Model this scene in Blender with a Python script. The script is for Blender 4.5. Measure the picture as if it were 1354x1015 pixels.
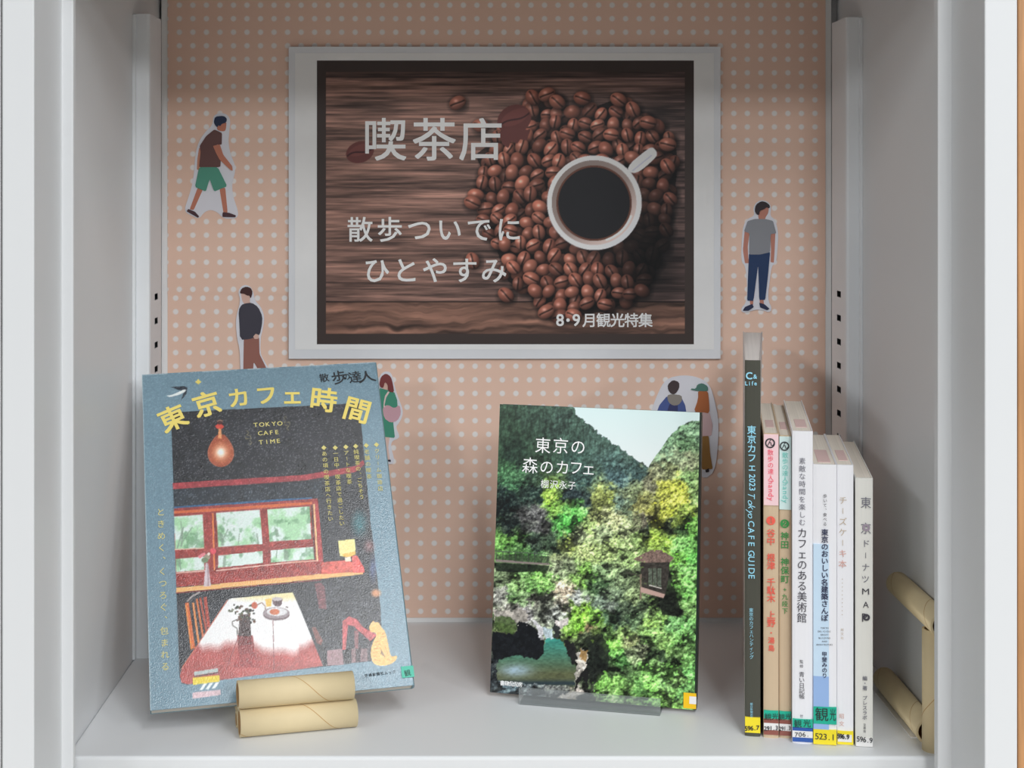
import bpy, bmesh, math, random
import numpy as np
from mathutils import Matrix, Vector

for o in list(bpy.data.objects):
    bpy.data.objects.remove(o)
SC = bpy.context.scene
COL = SC.collection

# ------------------------------------------------------------------ camera
# metres; shelf top is z = 0, camera looks along +Y, level, with a shifted lens
F, VX, VY, CH = 2032.0, 615.0, 235.0, 0.3825      # focal length and principal point in px of a 1354x1015 frame
cam = bpy.data.cameras.new('camera')
cam.sensor_fit = 'HORIZONTAL'
cam.sensor_width = 36.0
cam.lens = F * 36.0 / 1354.0
cam.shift_x = (677.0 - VX) / 1354.0
cam.shift_y = -(507.5 - VY) / 1354.0
cam.clip_start = 0.05
cam_o = bpy.data.objects.new('camera', cam)
cam_o.location = (0, 0, CH)
cam_o.rotation_euler = (math.radians(90), 0, 0)
COL.objects.link(cam_o)
SC.camera = cam_o

# ------------------------------------------------------------------ world, lamps, exposure
w = bpy.data.worlds.new('room_light')
SC.world = w
w.use_nodes = True
w.node_tree.nodes['Background'].inputs[0].default_value = (0.93, 0.97, 1.0, 1)
w.node_tree.nodes['Background'].inputs[1].default_value = 0.10

def ceiling_lamp(name, loc, sx, sy, watts, col=(0.97, 0.99, 1.0)):
    l = bpy.data.lights.new(name, 'AREA')
    l.shape = 'RECTANGLE'; l.size = sx; l.size_y = sy; l.energy = watts; l.color = col
    o = bpy.data.objects.new(name, l); o.location = loc
    COL.objects.link(o)
    return o
ceiling_lamp('ceiling_lamp', (0.55, -0.28, 1.65), 0.30, 0.9, 15)
for lx, k in ((-2.3, 0.84), (0.4, 0.50), (2.4, 1.0)):
    ceiling_lamp('ceiling_lamp', (lx, -1.5, 1.65), 0.35, 1.3, 56 * k)
    ceiling_lamp('ceiling_lamp', (lx, -3.5, 1.65), 0.35, 1.3, 122 * k)

SC.view_settings.view_transform = 'Standard'
SC.view_settings.look = 'None'
SC.view_settings.gamma = 1.0
SC.view_settings.use_curve_mapping = False
SC.view_settings.exposure = 0.05

# ------------------------------------------------------------------ helpers
def lin(c):
    c = np.asarray(c, float) / 255.0
    return np.where(c <= 0.04045, c / 12.92, ((c + 0.055) / 1.055) ** 2.4)
def alb(c, L=0.74):
    return np.clip(lin(c) / L, 0.0, 0.92)

MATS = {}
def mat(name, rgb, L=0.9, rough=0.55, spec=0.35, vary=0.03, scale=60.0, bump=0.0, coat=0.0, metal=0.0):
    if name in MATS: return MATS[name]
    m = bpy.data.materials.new(name); m.use_nodes = True
    nt = m.node_tree; b = nt.nodes['Principled BSDF']
    a = alb(rgb, L)
    tc = nt.nodes.new('ShaderNodeTexCoord')
    nz = nt.nodes.new('ShaderNodeTexNoise'); nz.inputs['Scale'].default_value = scale; nz.inputs['Detail'].default_value = 4
    nt.links.new(tc.outputs['Object'], nz.inputs['Vector'])
    mx = nt.nodes.new('ShaderNodeMix'); mx.data_type = 'RGBA'
    mx.inputs[6].default_value = (*np.clip(a * (1 - vary), 0, 1), 1)
    mx.inputs[7].default_value = (*np.clip(a * (1 + vary), 0, 1), 1)
    nt.links.new(nz.outputs[0], mx.inputs[0])
    nt.links.new(mx.outputs[2], b.inputs['Base Color'])
    b.inputs['Roughness'].default_value = rough
    b.inputs['Specular IOR Level'].default_value = spec
    b.inputs['Coat Weight'].default_value = coat
    b.inputs['Metallic'].default_value = metal
    if bump:
        bp = nt.nodes.new('ShaderNodeBump'); bp.inputs['Strength'].default_value = bump; bp.inputs['Distance'].default_value = 0.0005
        nt.links.new(nz.outputs[0], bp.inputs['Height']); nt.links.new(bp.outputs[0], b.inputs['Normal'])
    MATS[name] = m
    return m

def mat_attr(name, rough=0.4, spec=0.4, bump=0.0, bscale=900.0, coat=0.0):
    m = bpy.data.materials.new(name); m.use_nodes = True
    nt = m.node_tree; b = nt.nodes['Principled BSDF']
    at = nt.nodes.new('ShaderNodeAttribute'); at.attribute_name = 'print'
    nt.links.new(at.outputs['Color'], b.inputs['Base Color'])
    b.inputs['Roughness'].default_value = rough
    b.inputs['Specular IOR Level'].default_value = spec
    b.inputs['Coat Weight'].default_value = coat
    if bump:
        tc = nt.nodes.new('ShaderNodeTexCoord')
        nz = nt.nodes.new('ShaderNodeTexNoise'); nz.inputs['Scale'].default_value = bscale; nz.inputs['Detail'].default_value = 2
        nt.links.new(tc.outputs['Object'], nz.inputs['Vector'])
        bp = nt.nodes.new('ShaderNodeBump'); bp.inputs['Strength'].default_value = bump; bp.inputs['Distance'].default_value = 0.0004
        nt.links.new(nz.outputs[0], bp.inputs['Height']); nt.links.new(bp.outputs[0], b.inputs['Normal'])
    MATS[name] = m
    return m

WORLDP = set()      # names of unrotated parents whose parts are written in world coordinates
def link(name, me, m, parent=None, smooth=False):
    o = bpy.data.objects.new(name, me)
    COL.objects.link(o)
    if m is not None and not me.materials:
        me.materials.append(m)
    if parent is not None:
        o.parent = parent
        if parent.name in WORLDP:
            me.transform(Matrix.Translation(-parent.location))
    if smooth:
        me.polygons.foreach_set('use_smooth', [True] * len(me.polygons))
    return o

def tag(o, label, cat, group=None):
    o['label'] = label; o['category'] = cat
    if group: o['group'] = group
    return o

def thing(name, label, cat, loc=(0, 0, 0), M=None, group=None, world=False):
    o = bpy.data.objects.new(name, None); COL.objects.link(o)
    o.empty_display_size = 0.02
    if M is not None: o.matrix_world = M
    else: o.location = loc
    if world: WORLDP.add(o.name)
    return tag(o, label, cat, group)

def from_bm(bm, name='m'):
    me = bpy.data.meshes.new(name)
    bmesh.ops.recalc_face_normals(bm, faces=bm.faces)
    bm.to_mesh(me); bm.free()
    return me

def bm_box(bm, x0, x1, y0, y1, z0, z1, bevel=0.0, seg=2):
    r = bmesh.ops.create_cube(bm, size=1.0)
    for v in r['verts']:
        v.co = Vector((x0 + (v.co.x + .5) * (x1 - x0), y0 + (v.co.y + .5) * (y1 - y0), z0 + (v.co.z + .5) * (z1 - z0)))
    if bevel:
        es = {e for v in r['verts'] for e in v.link_edges}
        bmesh.ops.bevel(bm, geom=list(es), offset=bevel, segments=seg, profile=0.5, affect='EDGES')

def box(name, x0, x1, y0, y1, z0, z1, m, parent=None, bevel=0.0, seg=2):
    bm = bmesh.new(); bm_box(bm, x0, x1, y0, y1, z0, z1, bevel, seg)
    return link(name, from_bm(bm, name), m, parent)

def prism_z(name, pts, z0, z1, m, parent=None, bevel=0.0, smooth=False):
    bm = bmesh.new()
    a = [bm.verts.new((x, y, z0)) for x, y in pts]; b = [bm.verts.new((x, y, z1)) for x, y in pts]
    n = len(pts)
    bm.faces.new(a); bm.faces.new(b[::-1])
    ve = []
    for i in range(n):
        f = bm.faces.new((a[i], b[i], b[(i + 1) % n], a[(i + 1) % n]))
    if bevel:
        bm.edges.ensure_lookup_table()
        ve = [e for e in bm.edges if abs(e.verts[0].co.z - e.verts[1].co.z) > 1e-6]
        bmesh.ops.bevel(bm, geom=ve, offset=bevel, segments=2, profile=0.5, affect='EDGES')
    return link(name, from_bm(bm, name), m, parent)

def slab(name, poly, y0, y1, m, parent=None):
    """flat outline in the x-z plane, extruded from y0 (front) to y1 (back)"""
    bm = bmesh.new()
    a = [bm.verts.new((x, y0, z)) for x, z in poly]; b = [bm.verts.new((x, y1, z)) for x, z in poly]
    n = len(poly)
    bm.faces.new(a); bm.faces.new(b[::-1])
    for i in range(n):
        bm.faces.new((a[i], b[i], b[(i + 1) % n], a[(i + 1) % n]))
    bm.normal_update()
    bmesh.ops.triangulate(bm, faces=[f for f in bm.faces if len(f.verts) > 4])
    return link(name, from_bm(bm, name), m, parent)

def smooth_loop(pts, it=2, c=.25):
    for _ in range(it):
        q = []
        for i in range(len(pts)):
            (x0, y0), (x1, y1) = pts[i], pts[(i + 1) % len(pts)]
            q += [(x0 * (1 - c) + x1 * c, y0 * (1 - c) + y1 * c), (x0 * c + x1 * (1 - c), y0 * c + y1 * (1 - c))]
        pts = q
    return pts

def rot_m(yaw, lean, roll):
    return (Matrix.Rotation(math.radians(yaw), 3, 'Z') @ Matrix.Rotation(math.radians(lean), 3, 'X') @ Matrix.Rotation(math.radians(roll), 3, 'Y'))

class Plane:
    """a real surface in the room: origin, local x and z axes; photo measurements are read off it by ray"""
    def __init__(s, O, R):
        s.O = np.array(O, float); s.R = np.array(R, float).reshape(3, 3)
        s.ex, s.n, s.ez = s.R[:, 0], s.R[:, 1], s.R[:, 2]
    def uv(s, px, py):
        d = np.array([(px - VX) / F, 1.0, -(py - VY) / F]); C = np.array([0, 0, CH])
        t = np.dot(s.O - C, s.n) / np.dot(d, s.n)
        p = C + d * t - s.O
        return float(np.dot(p, s.ex)), float(np.dot(p, s.ez))
    def px(s, U, V):
        P = s.O[:, None] + s.ex[:, None] * np.ravel(U) + s.ez[:, None] * np.ravel(V)
        return (VX + F * P[0] / P[1]).reshape(np.shape(U)), (VY - F * (P[2] - CH) / P[1]).reshape(np.shape(U))
    def k(s, u, v):
        P = s.O + s.ex * u + s.ez * v
        return F / P[1]
    def matrix(s):
        M = Matrix.Identity(4)
        for i in range(3):
            for j in range(3): M[i][j] = s.R[i, j]
            M[i][3] = s.O[i]
        return M

# ---- lettering: every glyph from the built-in font, laid flat on its surface
GLY = {}
def glyph(ch, fat=0.0, shear=0.0):
    key = (ch, fat, shear)
    if key in GLY: return GLY[key]
    c = bpy.data.curves.new('g', 'FONT'); c.body = ch; c.size = 1; c.resolution_u = 3; c.offset = fat; c.shear = shear
    o = bpy.data.objects.new('g', c); COL.objects.link(o)
    bpy.context.view_layer.update()
    dg = bpy.context.evaluated_depsgraph_get()
    me = bpy.data.meshes.new_from_object(o.evaluated_get(dg))
    n = len(me.vertices)
    co = np.zeros(n * 3); me.vertices.foreach_get('co', co)
    fs = [tuple(p.vertices) for p in me.polygons]
    bpy.data.objects.remove(o); bpy.data.curves.remove(c); bpy.data.meshes.remove(me)
    GLY[key] = (co.reshape(-1, 3)[:, :2].copy(), fs)
    return GLY[key]

def letters(items, m, parent, plane, name='lettering', y=-0.0003, fat=0.0, shear=0.0):
    """items: (char, centre x px, centre y px, size px, rotation deg, x-stretch)"""
    V, Fs = [], []
    for it in items:
        ch, cx, cy, sz = it[:4]; rot = it[4] if len(it) > 4 else 0; xs = it[5] if len(it) > 5 else 1
        if ch in ' 　': continue
        co, fs = glyph(ch, 0.0, shear)
        if len(co) == 0: continue
        u, v = plane.uv(cx, cy); s = sz / plane.k(u, v)
        latin = ord(ch[0]) < 0x2000
        if latin: c0 = np.array([(co[:, 0].min() + co[:, 0].max()) / 2, .34])
        else: c0 = np.array([0.5, 0.38])
        q = (co - c0) * s * np.array([xs, 1.0])
        a = math.radians(rot); ca, sa = math.cos(a), math.sin(a)
        for io, (ox, oz) in enumerate([(0, 0)] if fat <= 0 else [(fat, fat), (-fat, fat), (fat, -fat), (-fat, -fat)]):
          b = len(V); q2 = q + np.array([ox, oz]) * s
          V += [(u + x * ca - z * sa, y - 5e-5 * io, v + x * sa + z * ca) for x, z in q2]
          Fs += [tuple(i + b for i in f) for f in fs]
    me = bpy.data.meshes.new(name); me.from_pydata(V, [], Fs); me.update()
    return link(name, me, m, parent)

def vert(s, x0, y0, x1, y1, sz, xs=1.0):
    """characters of a vertical line from (x0,y0) to (x1,y1)"""
    n = len(s); out = []
    for i, ch in enumerate(s):
        t = i / max(1, n - 1)
        if ch == 'ー': out.append(('l', x0 + (x1 - x0) * t, y0 + (y1 - y0) * t, sz, 0, 0.7 * xs)); continue
        dx, dy = (sz * .55, -sz * .5) if ch in '、。' else (0, 0)
        out.append((ch, x0 + (x1 - x0) * t + dx, y0 + (y1 - y0) * t + dy, sz, 0, xs))
    return out
def horiz(s, x0, y0, x1, y1, sz, xs=1.0, rot=0):
    n = len(s)
    return [(ch, x0 + (x1 - x0) * i / max(1, n - 1), y0 + (y1 - y0) * i / max(1, n - 1), sz, rot, xs) for i, ch in enumerate(s)]

# ---- printed pictures: colour per vertex of a fine grid on the printed sheet
def vnoise(x, y, seed):
    rs = np.random.RandomState(seed); T = rs.rand(256, 256)
    xi = np.floor(x).astype(int); yi = np.floor(y).astype(int); fx = x - xi; fy = y - yi
    fx = fx * fx * (3 - 2 * fx); fy = fy * fy * (3 - 2 * fy)
    g = lambda i, j: T[i & 255, j & 255]
    return (g(xi, yi) * (1 - fx) + g(xi + 1, yi) * fx) * (1 - fy) + (g(xi, yi + 1) * (1 - fx) + g(xi + 1, yi + 1) * fx) * fy
def fbm(x, y, seed, o=4):
    r = 0; a = 0.5; t = 0
    for i in range(o):
        r = r + a * vnoise(x * 2 ** i + 17 * i, y * 2 ** i + 5 * i, seed + i); t += a; a *= 0.55
    return r / t

class Print:
    def __init__(s, plane, u0, u1, v0, v1, nx, nz, ss=2):
        s.pl, s.b, s.nx, s.nz, s.ss = plane, (u0, u1, v0, v1), nx, nz, ss
        du = (u1 - u0) / (nx - 1); dv = (v1 - v0) / (nz - 1)
        uu = u0 + (np.arange(nx * ss) - (ss - 1) / 2) / ss * du
        vv = v0 + (np.arange(nz * ss) - (ss - 1) / 2) / ss * dv
        s.U, s.V = np.meshgrid(uu, vv)
        s.X, s.Y = plane.px(s.U, s.V)
        s.A = np.zeros(s.X.shape + (3,))
    def win(s, x0, x1, y0, y1):
        u = []; v = []
        for a in (x0, x1):
            for b in (y0, y1):
                p = s.pl.uv(a, b); u.append(p[0]); v.append(p[1])
        h, wd = s.X.shape; u0, u1, v0, v1 = s.b
        f = lambda q, a, b, n: int(np.clip((q - a) / (b - a) * n, 0, n))
        return (slice(max(0, f(min(v), v0, v1, h) - 3), min(h, f(max(v), v0, v1, h) + 4)),
                slice(max(0, f(min(u), u0, u1, wd) - 3), min(wd, f(max(u), u0, u1, wd) + 4)))
    def mask(s, poly):
        xs = [p[0] for p in poly]; ys = [p[1] for p in poly]
        W = s.win(min(xs), max(xs), min(ys), max(ys))
        X, Y = s.X[W], s.Y[W]; M = np.zeros(X.shape, bool)
        for i in range(len(poly)):
            (xa, ya), (xb, yb) = poly[i], poly[(i + 1) % len(poly)]
            if ya == yb: continue
            c = ((ya > Y) != (yb > Y)) & (X < (xb - xa) * (Y - ya) / (yb - ya) + xa)
            M ^= c
        return W, M
    def poly(s, pts, col, a=1.0, sm=0, noise=0.0, seed=1, nf=0.2):
        if sm: pts = smooth_loop(pts, sm)
        W, M = s.mask(pts); R = s.A[W]
        c = np.array(col, float)
        if noise: c = c * (1 + noise * (fbm(s.X[W] * nf, s.Y[W] * nf, seed)[..., None] - .5) * 2)
        else: c = np.broadcast_to(c, R.shape)
        m = M[..., None] * a
        s.A[W] = R * (1 - m) + c * m
    def line(s, p, q, wd, col, a=1.0):
        dx, dy = q[0] - p[0], q[1] - p[1]; L = math.hypot(dx, dy) or 1; nx, ny = -dy / L * wd / 2, dx / L * wd / 2
        s.poly([(p[0] + nx, p[1] + ny), (q[0] + nx, q[1] + ny), (q[0] - nx, q[1] - ny), (p[0] - nx, p[1] - ny)], col, a)
    def path(s, pts, wd, col, a=1.0):
        for p, q in zip(pts, pts[1:]): s.line(p, q, wd, col, a)
    def ell(s, cx, cy, rx, ry, col, a=1.0, rot=0.0, soft=0.0):
        r = max(rx, ry) * (1 + soft); W = s.win(cx - r, cx + r, cy - r, cy + r)
        X = s.X[W] - cx; Y = s.Y[W] - cy; ca, sa = math.cos(rot), math.sin(rot)
        d = np.sqrt(((X * ca + Y * sa) / rx) ** 2 + ((-X * sa + Y * ca) / ry) ** 2)
        m = (d < 1).astype(float) if not soft else np.clip((1 + soft - d) / (2 * soft), 0, 1)
        m = (m * a)[..., None]
        s.A[W] = s.A[W] * (1 - m) + np.array(col, float) * m
    def build(s, name, m, parent, y, L):
        n = s.ss
        A = s.A.reshape(s.nz, n, s.nx, n, 3).mean((1, 3))
        A = alb(np.clip(A, 0, 255), L)
        u0, u1, v0, v1 = s.b
        U, V = np.meshgrid(np.linspace(u0, u1, s.nx), np.linspace(v0, v1, s.nz))
        co = np.stack([U, np.full(U.shape, y), V], -1).reshape(-1, 3)
        i = np.arange(s.nx * s.nz).reshape(s.nz, s.nx)
        q = np.stack([i[:-1, :-1], i[:-1, 1:], i[1:, 1:], i[1:, :-1]], -1).reshape(-1, 4)
        me = bpy.data.meshes.new(name)
        me.vertices.add(len(co)); me.vertices.foreach_set('co', co.ravel())
        me.loops.add(q.size); me.loops.foreach_set('vertex_index', q.ravel())
        me.polygons.add(len(q)); me.polygons.foreach_set('loop_start', np.arange(len(q)) * 4)
        me.polygons.foreach_set('loop_total', np.full(len(q), 4))
        me.update(calc_edges=True)
        at = me.attributes.new('print', 'FLOAT_COLOR', 'POINT')
        at.data.foreach_set('color', np.concatenate([A.reshape(-1, 3), np.ones((len(co), 1))], 1).ravel())
        return link(name, me, m, parent)

# ------------------------------------------------------------------ materials
STEEL = mat('cabinet_enamel', (218, 220, 222), L=0.93, rough=0.42, spec=0.4, vary=0.012, scale=8)
PALE = mat('upright_enamel', (226, 229, 232), L=0.92, rough=0.4, spec=0.4, vary=0.012, scale=8)
HOLE_SHADE = mat('hollow_shade', (30, 28, 26), rough=0.9)  # near-black colour for the shade within the uprights
KRAFT = mat('kraft_tube', (212, 194, 156), L=0.9, rough=0.6, spec=0.3, vary=0.05, scale=90)
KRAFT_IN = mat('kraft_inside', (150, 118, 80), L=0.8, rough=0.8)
KRAFT_SEAM = mat('kraft_seam', (176, 140, 92), L=0.8, rough=0.7)
PAPER = mat('book_pages', (205, 198, 186), rough=0.8, vary=0.06, scale=200)
WHITEP = mat('white_paper', (232, 232, 236), L=0.85, rough=0.5, spec=0.35)

# ------------------------------------------------------------------ setting
YB = 1.324            # front of the dotted board
XL, XR = -0.264, 0.322
fl = box('floor', -1.6, 1.7, -1.2, 1.46, -0.92, -0.90, mat('floor_vinyl', (170, 160, 148), rough=0.5, vary=0.05, scale=20)); fl['kind'] = 'structure'
wb = box('wall_back', -1.6, 1.7, 1.40, 1.46, -0.90, 1.70, mat('room_wall', (215, 212, 205), rough=0.8)); wb['kind'] = 'structure'

cab = thing('steel_cabinet', 'pale grey steel display cabinet with open front holding books and a sign', 'cabinet', loc=(0.027, 1.15, -0.90), world=True)
prism_z('side_panel', [(-0.2796, 0.9277), (-0.2602, 0.9277), (-0.2602, 0.991), (-0.2527, 0.991), (-0.2527, 0.9975), (XL, 1.000), (XL, 1.335), (-0.2796, 1.335)], -0.90, 1.02, STEEL, cab, bevel=0.0009)
prism_z('side_panel', [(0.3335, 0.9277), (0.3137, 0.9277), (0.3137, 0.991), (0.3049, 0.991), (0.3049, 0.9995), (XR, 1.002), (XR, 1.335), (0.3335, 1.335)], -0.90, 1.02, STEEL, cab, bevel=0.0009)
box('shelf', XL, XR, 1.0158, 1.334, -0.026, 0.0, STEEL, cab, bevel=0.0022, seg=3)
box('shelf', XL, XR, 1.0020, 1.334, 0.5405, 0.5665, STEEL, cab, bevel=0.0022, seg=3)
box('shelf', XL, XR, 1.0158, 1.334, -0.40, -0.374, STEEL, cab, bevel=0.0022, seg=3)
box('shade_rail', -0.2602, 0.3137, 0.950, 0.9905, 0.5405, 0.5905, STEEL, cab, bevel=0.001)  # unseen rail, added to shade the top of the compartment
box('base', XL, XR, 0.94, 1.334, -0.90, -0.82, STEEL, cab, bevel=0.001)
box('top_panel', XL, XR, 0.94, 1.334, 0.99, 1.02, STEEL, cab, bevel=0.001)
box('back_panel', XL, XR, 1.334, 1.339, -0.90, 1.02, STEEL, cab)

def upright(side, xw, xi, yf, yb, hole_y, hole_tops):
    """hollow slotted upright against a side wall; xw wall side, xi inner face"""
    zt = 0.513; r = 0.0025 * side
    prof = [(xw, yf), (xi - r, yf), (xi - r * .3, yf + .0008), (xi, yf + 0.0026)]
    V = []; Fc = []
    def quad(p, q, z0, z1):
        b = len(V); V.extend([(p[0], p[1], z0), (q[0], q[1], z0), (q[0], q[1], z1), (p[0], p[1], z1)]); Fc.append((b, b + 1, b + 2, b + 3))
    for p, q in zip(prof, prof[1:]): quad(p, q, 0, zt)
    h0, h1 = hole_y
    quad((xi, yf + .0026), (xi, h0), 0, zt); quad((xi, h1), (xi, yb), 0, zt)
    zs = [0.0]
    for t in sorted(hole_tops):
        zs += [t - 0.0052, t]
    zs.append(zt)
    for i in range(0, len(zs), 2): quad((xi, h0), (xi, h1), zs[i], zs[i + 1])
    quad((xi, yb), (xw, yb), 0, zt)
    # sheet thickness at the slots, and the closed top
    for t in hole_tops:
        for a, b_ in (((xi, h0, t - .0052), (xi, h1, t - .0052)), ((xi, h0, t), (xi, h1, t))):
            k = len(V); dx = 0.0012 * side
            V.extend([a, b_, (b_[0] - dx, b_[1], b_[2]), (a[0] - dx, a[1], a[2])]); Fc.append((k, k + 1, k + 2, k + 3))
    k = len(V)
    top = [(xw, yf), *prof[1:], (xi, yb), (xw, yb)]
    V.extend([(x, y, zt) for x, y in top]); Fc.append(tuple(range(k, k + len(top))))
    me = bpy.data.meshes.new('upright'); me.from_pydata(V, [], Fc); me.update()
    o = link('upright', me, PALE, cab)
    box('slot_shade', min(xi - .004 * side, xi - .0046 * side), max(xi - .004 * side, xi - .0046 * side), h0 - .004, h1 + .004, 0.0, 0.40, HOLE_SHADE, cab)  # dark strip behind the slots, stands in for shade inside the hollow upright
    # narrow flange of the upright along the wall
    box('flange', min(xw, xw + .0022 * (1 if xi > xw else -1)), max(xw, xw + .0022 * (1 if xi > xw else -1)), yf - 0.005, yf + .002, 0, zt - .001, PALE, cab, bevel=0.0003)
def ztop(py, Y): return CH - (py - VY) * Y / F
hl = [ztop(388.0 + 31.9 * i, 1.2495) for i in range(13)]
hr = [ztop(385.0 + 31.6 * i, 1.27) for i in range(13)]
upright(1, XL, -0.2512, 1.224, 1.270, (1.2435, 1.2557), [h for h in hl if h > .02])
upright(-1, XR, 0.3098, 1.249, 1.298, (1.267, 1.280), [h for h in hr if h > .02])

# neighbours that show as slivers at the picture's edges
wp = thing('wooden_bookcase', 'orange-brown wooden bookcase side standing beside the grey cabinet', 'bookcase', loc=(0.55, 1.15, -0.90), world=True)
def wood_mat(name, rgb, L, sc=6):
    m = bpy.data.materials.new(name); m.use_nodes = True; nt = m.node_tree; b = nt.nodes['Principled BSDF']
    tc = nt.nodes.new('ShaderNodeTexCoord'); mp = nt.nodes.new('ShaderNodeMapping'); mp.inputs['Scale'].default_value = (40, 40, 2.2)
    nz = nt.nodes.new('ShaderNodeTexNoise'); nz.inputs['Scale'].default_value = sc; nz.inputs['Detail'].default_value = 6
    cr = nt.nodes.new('ShaderNodeValToRGB'); a = alb(rgb, L)
    cr.color_ramp.elements[0].position = .3; cr.color_ramp.elements[1].position = .7
    cr.color_ramp.elements[0].color = (*(a * .78), 1); cr.color_ramp.elements[1].color = (*np.clip(a * 1.15, 0, 1), 1)
    nt.links.new(tc.outputs['Object'], mp.inputs[0]); nt.links.new(mp.outputs[0], nz.inputs['Vector']); nt.links.new(nz.outputs[0], cr.inputs[0]); nt.links.new(cr.outputs[0], b.inputs['Base Color'])
    b.inputs['Roughness'].default_value = .45
    return m
WOOD = wood_mat('bookcase_wood', (186, 138, 94), 0.9)
box('side_panel', 0.3345, 0.3600, 0.93, 1.33, -0.90, 1.02, WOOD, wp, bevel=.001)
box('side_panel', 0.80, 0.8255, 0.93, 1.33, -0.90, 1.02, WOOD, wp, bevel=.001)
box('back_panel', 0.36, 0.80, 1.32, 1.33, -0.90, 1.02, WOOD, wp)
for z in (-.88, -.45, 0.0, .45, 1.0): box('shelf', 0.36, 0.80, 0.94, 1.32, z - .02, z, WOOD, wp)
np_ = thing('white_cabinet', 'plain white cabinet front left of the grey display cabinet', 'cabinet', loc=(-0.55, 1.13, -0.90), world=True)
box('body', -0.80, -0.2812, 0.9295, 1.335, -0.90, 1.02, mat('white_enamel', (232, 232, 230), L=.95, rough=.45), np_, bevel=.001)
box('handle', -0.335, -0.325, 0.920, 0.929, -0.25, -0.10, mat('dark_plastic', (50, 48, 52)), np_, bevel=.001)
pn = thing('notice_sheet', 'mauve grey notice sheet stuck on the white cabinet', 'notice', loc=(-0.36, 0.9292, 0.285), world=True)
box('sheet', -0.43, -0.2817, 0.9286, 0.9294, 0.285, 0.62, mat('mauve_print', (150, 132, 140), L=.9), pn)

# ------------------------------------------------------------------ dotted board
bd = thing('display_board', 'peach polka-dot backing board standing at the back of the cabinet', 'board', loc=(0.027, YB, 0.0), world=True)
BX0, BX1 = -0.2615, 0.3154
box('board', BX0, BX1, YB, YB + 0.006, 0.0, 0.540, WHITEP, bd)
def dots_mat(name, x0, z0, p):
    m = bpy.data.materials.new(name); m.use_nodes = True; nt = m.node_tree; b = nt.nodes['Principled BSDF']
    tc = nt.nodes.new('ShaderNodeTexCoord'); N = nt.nodes.new
    sub = N('ShaderNodeVectorMath'); sub.operation = 'SUBTRACT'; sub.inputs[1].default_value = (x0, 0, z0)
    sc = N('ShaderNodeVectorMath'); sc.operation = 'MULTIPLY'; sc.inputs[1].default_value = (1 / p, 0, 1 / p)
    ad = N('ShaderNodeVectorMath'); ad.operation = 'ADD'; ad.inputs[1].default_value = (100.5, 0, 100.5)
    fr = N('ShaderNodeVectorMath'); fr.operation = 'FRACTION'
    s2 = N('ShaderNodeVectorMath'); s2.operation = 'SUBTRACT'; s2.inputs[1].default_value = (.5, 0, .5)
    ln = N('ShaderNodeVectorMath'); ln.operation = 'LENGTH'
    mr = N('ShaderNodeMapRange'); mr.inputs['From Min'].default_value = .155; mr.inputs['From Max'].default_value = .245
    mr.inputs['To Min'].default_value = 1; mr.inputs['To Max'].default_value = 0
    nz = N('ShaderNodeTexNoise'); nz.inputs['Scale'].default_value = 14; nz.inputs['Detail'].default_value = 5
    c0 = np.array([.90, .635, .51]); c1 = np.array([.87, .60, .475])
    m0 = N('ShaderNodeMix'); m0.data_type = 'RGBA'; m0.inputs[6].default_value = (*c0, 1); m0.inputs[7].default_value = (*c1, 1)
    m1 = N('ShaderNodeMix'); m1.data_type = 'RGBA'; m1.inputs[7].default_value = (*np.array([.92, .87, .85]), 1)
    L = nt.links.new
    L(tc.outputs['Object'], sub.inputs[0]); L(sub.outputs[0], sc.inputs[0]); L(sc.outputs[0], ad.inputs[0]); L(ad.outputs[0], fr.inputs[0])
    L(fr.outputs[0], s2.inputs[0]); L(s2.outputs[0], ln.inputs[0]); L(ln.outputs['Value'], mr.inputs['Value'])
    L(tc.outputs['Object'], nz.inputs['Vector']); L(nz.outputs[0], m0.inputs[0]); L(m0.outputs[2], m1.inputs[6]); L(mr.outputs[0], m1.inputs[0]); L(m1.outputs[2], b.inputs['Base Color'])
    bp = N('ShaderNodeBump'); bp.inputs['Strength'].default_value = .25; bp.inputs['Distance'].default_value = .002
    n2 = N('ShaderNodeTexNoise'); n2.inputs['Scale'].default_value = 9; n2.inputs['Detail'].default_value = 3
    L(tc.outputs['Object'], n2.inputs['Vector']); L(n2.outputs[0], bp.inputs['Height']); L(bp.outputs[0], b.inputs['Normal'])
    b.inputs['Roughness'].default_value = .5; b.inputs['Specular IOR Level'].default_value = .3
    return m
BP = Plane((0, YB - 0.0008, 0), np.eye(3))
def bx(px): return BP.uv(px, 500)[0]
def bz(py): return BP.uv(615, py)[1]
DP = 17.88 / 1535.6
seam = bz(389)
cx = bd.location[0]
box('dotted_paper', bx(221.5), bx(1091.5), YB - 0.0004, YB, bz(816.5), seam + .004, dots_mat('dots_lower', bx(970.2) - cx, bz(448), 18.0 / 1535.6), bd)
box('dotted_paper', bx(221.5), bx(1091.5), YB - 0.0008, YB - 0.0004, seam, 0.5395, dots_mat('dots_upper', bx(970.3) - cx, bz(275), DP), bd)

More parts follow.
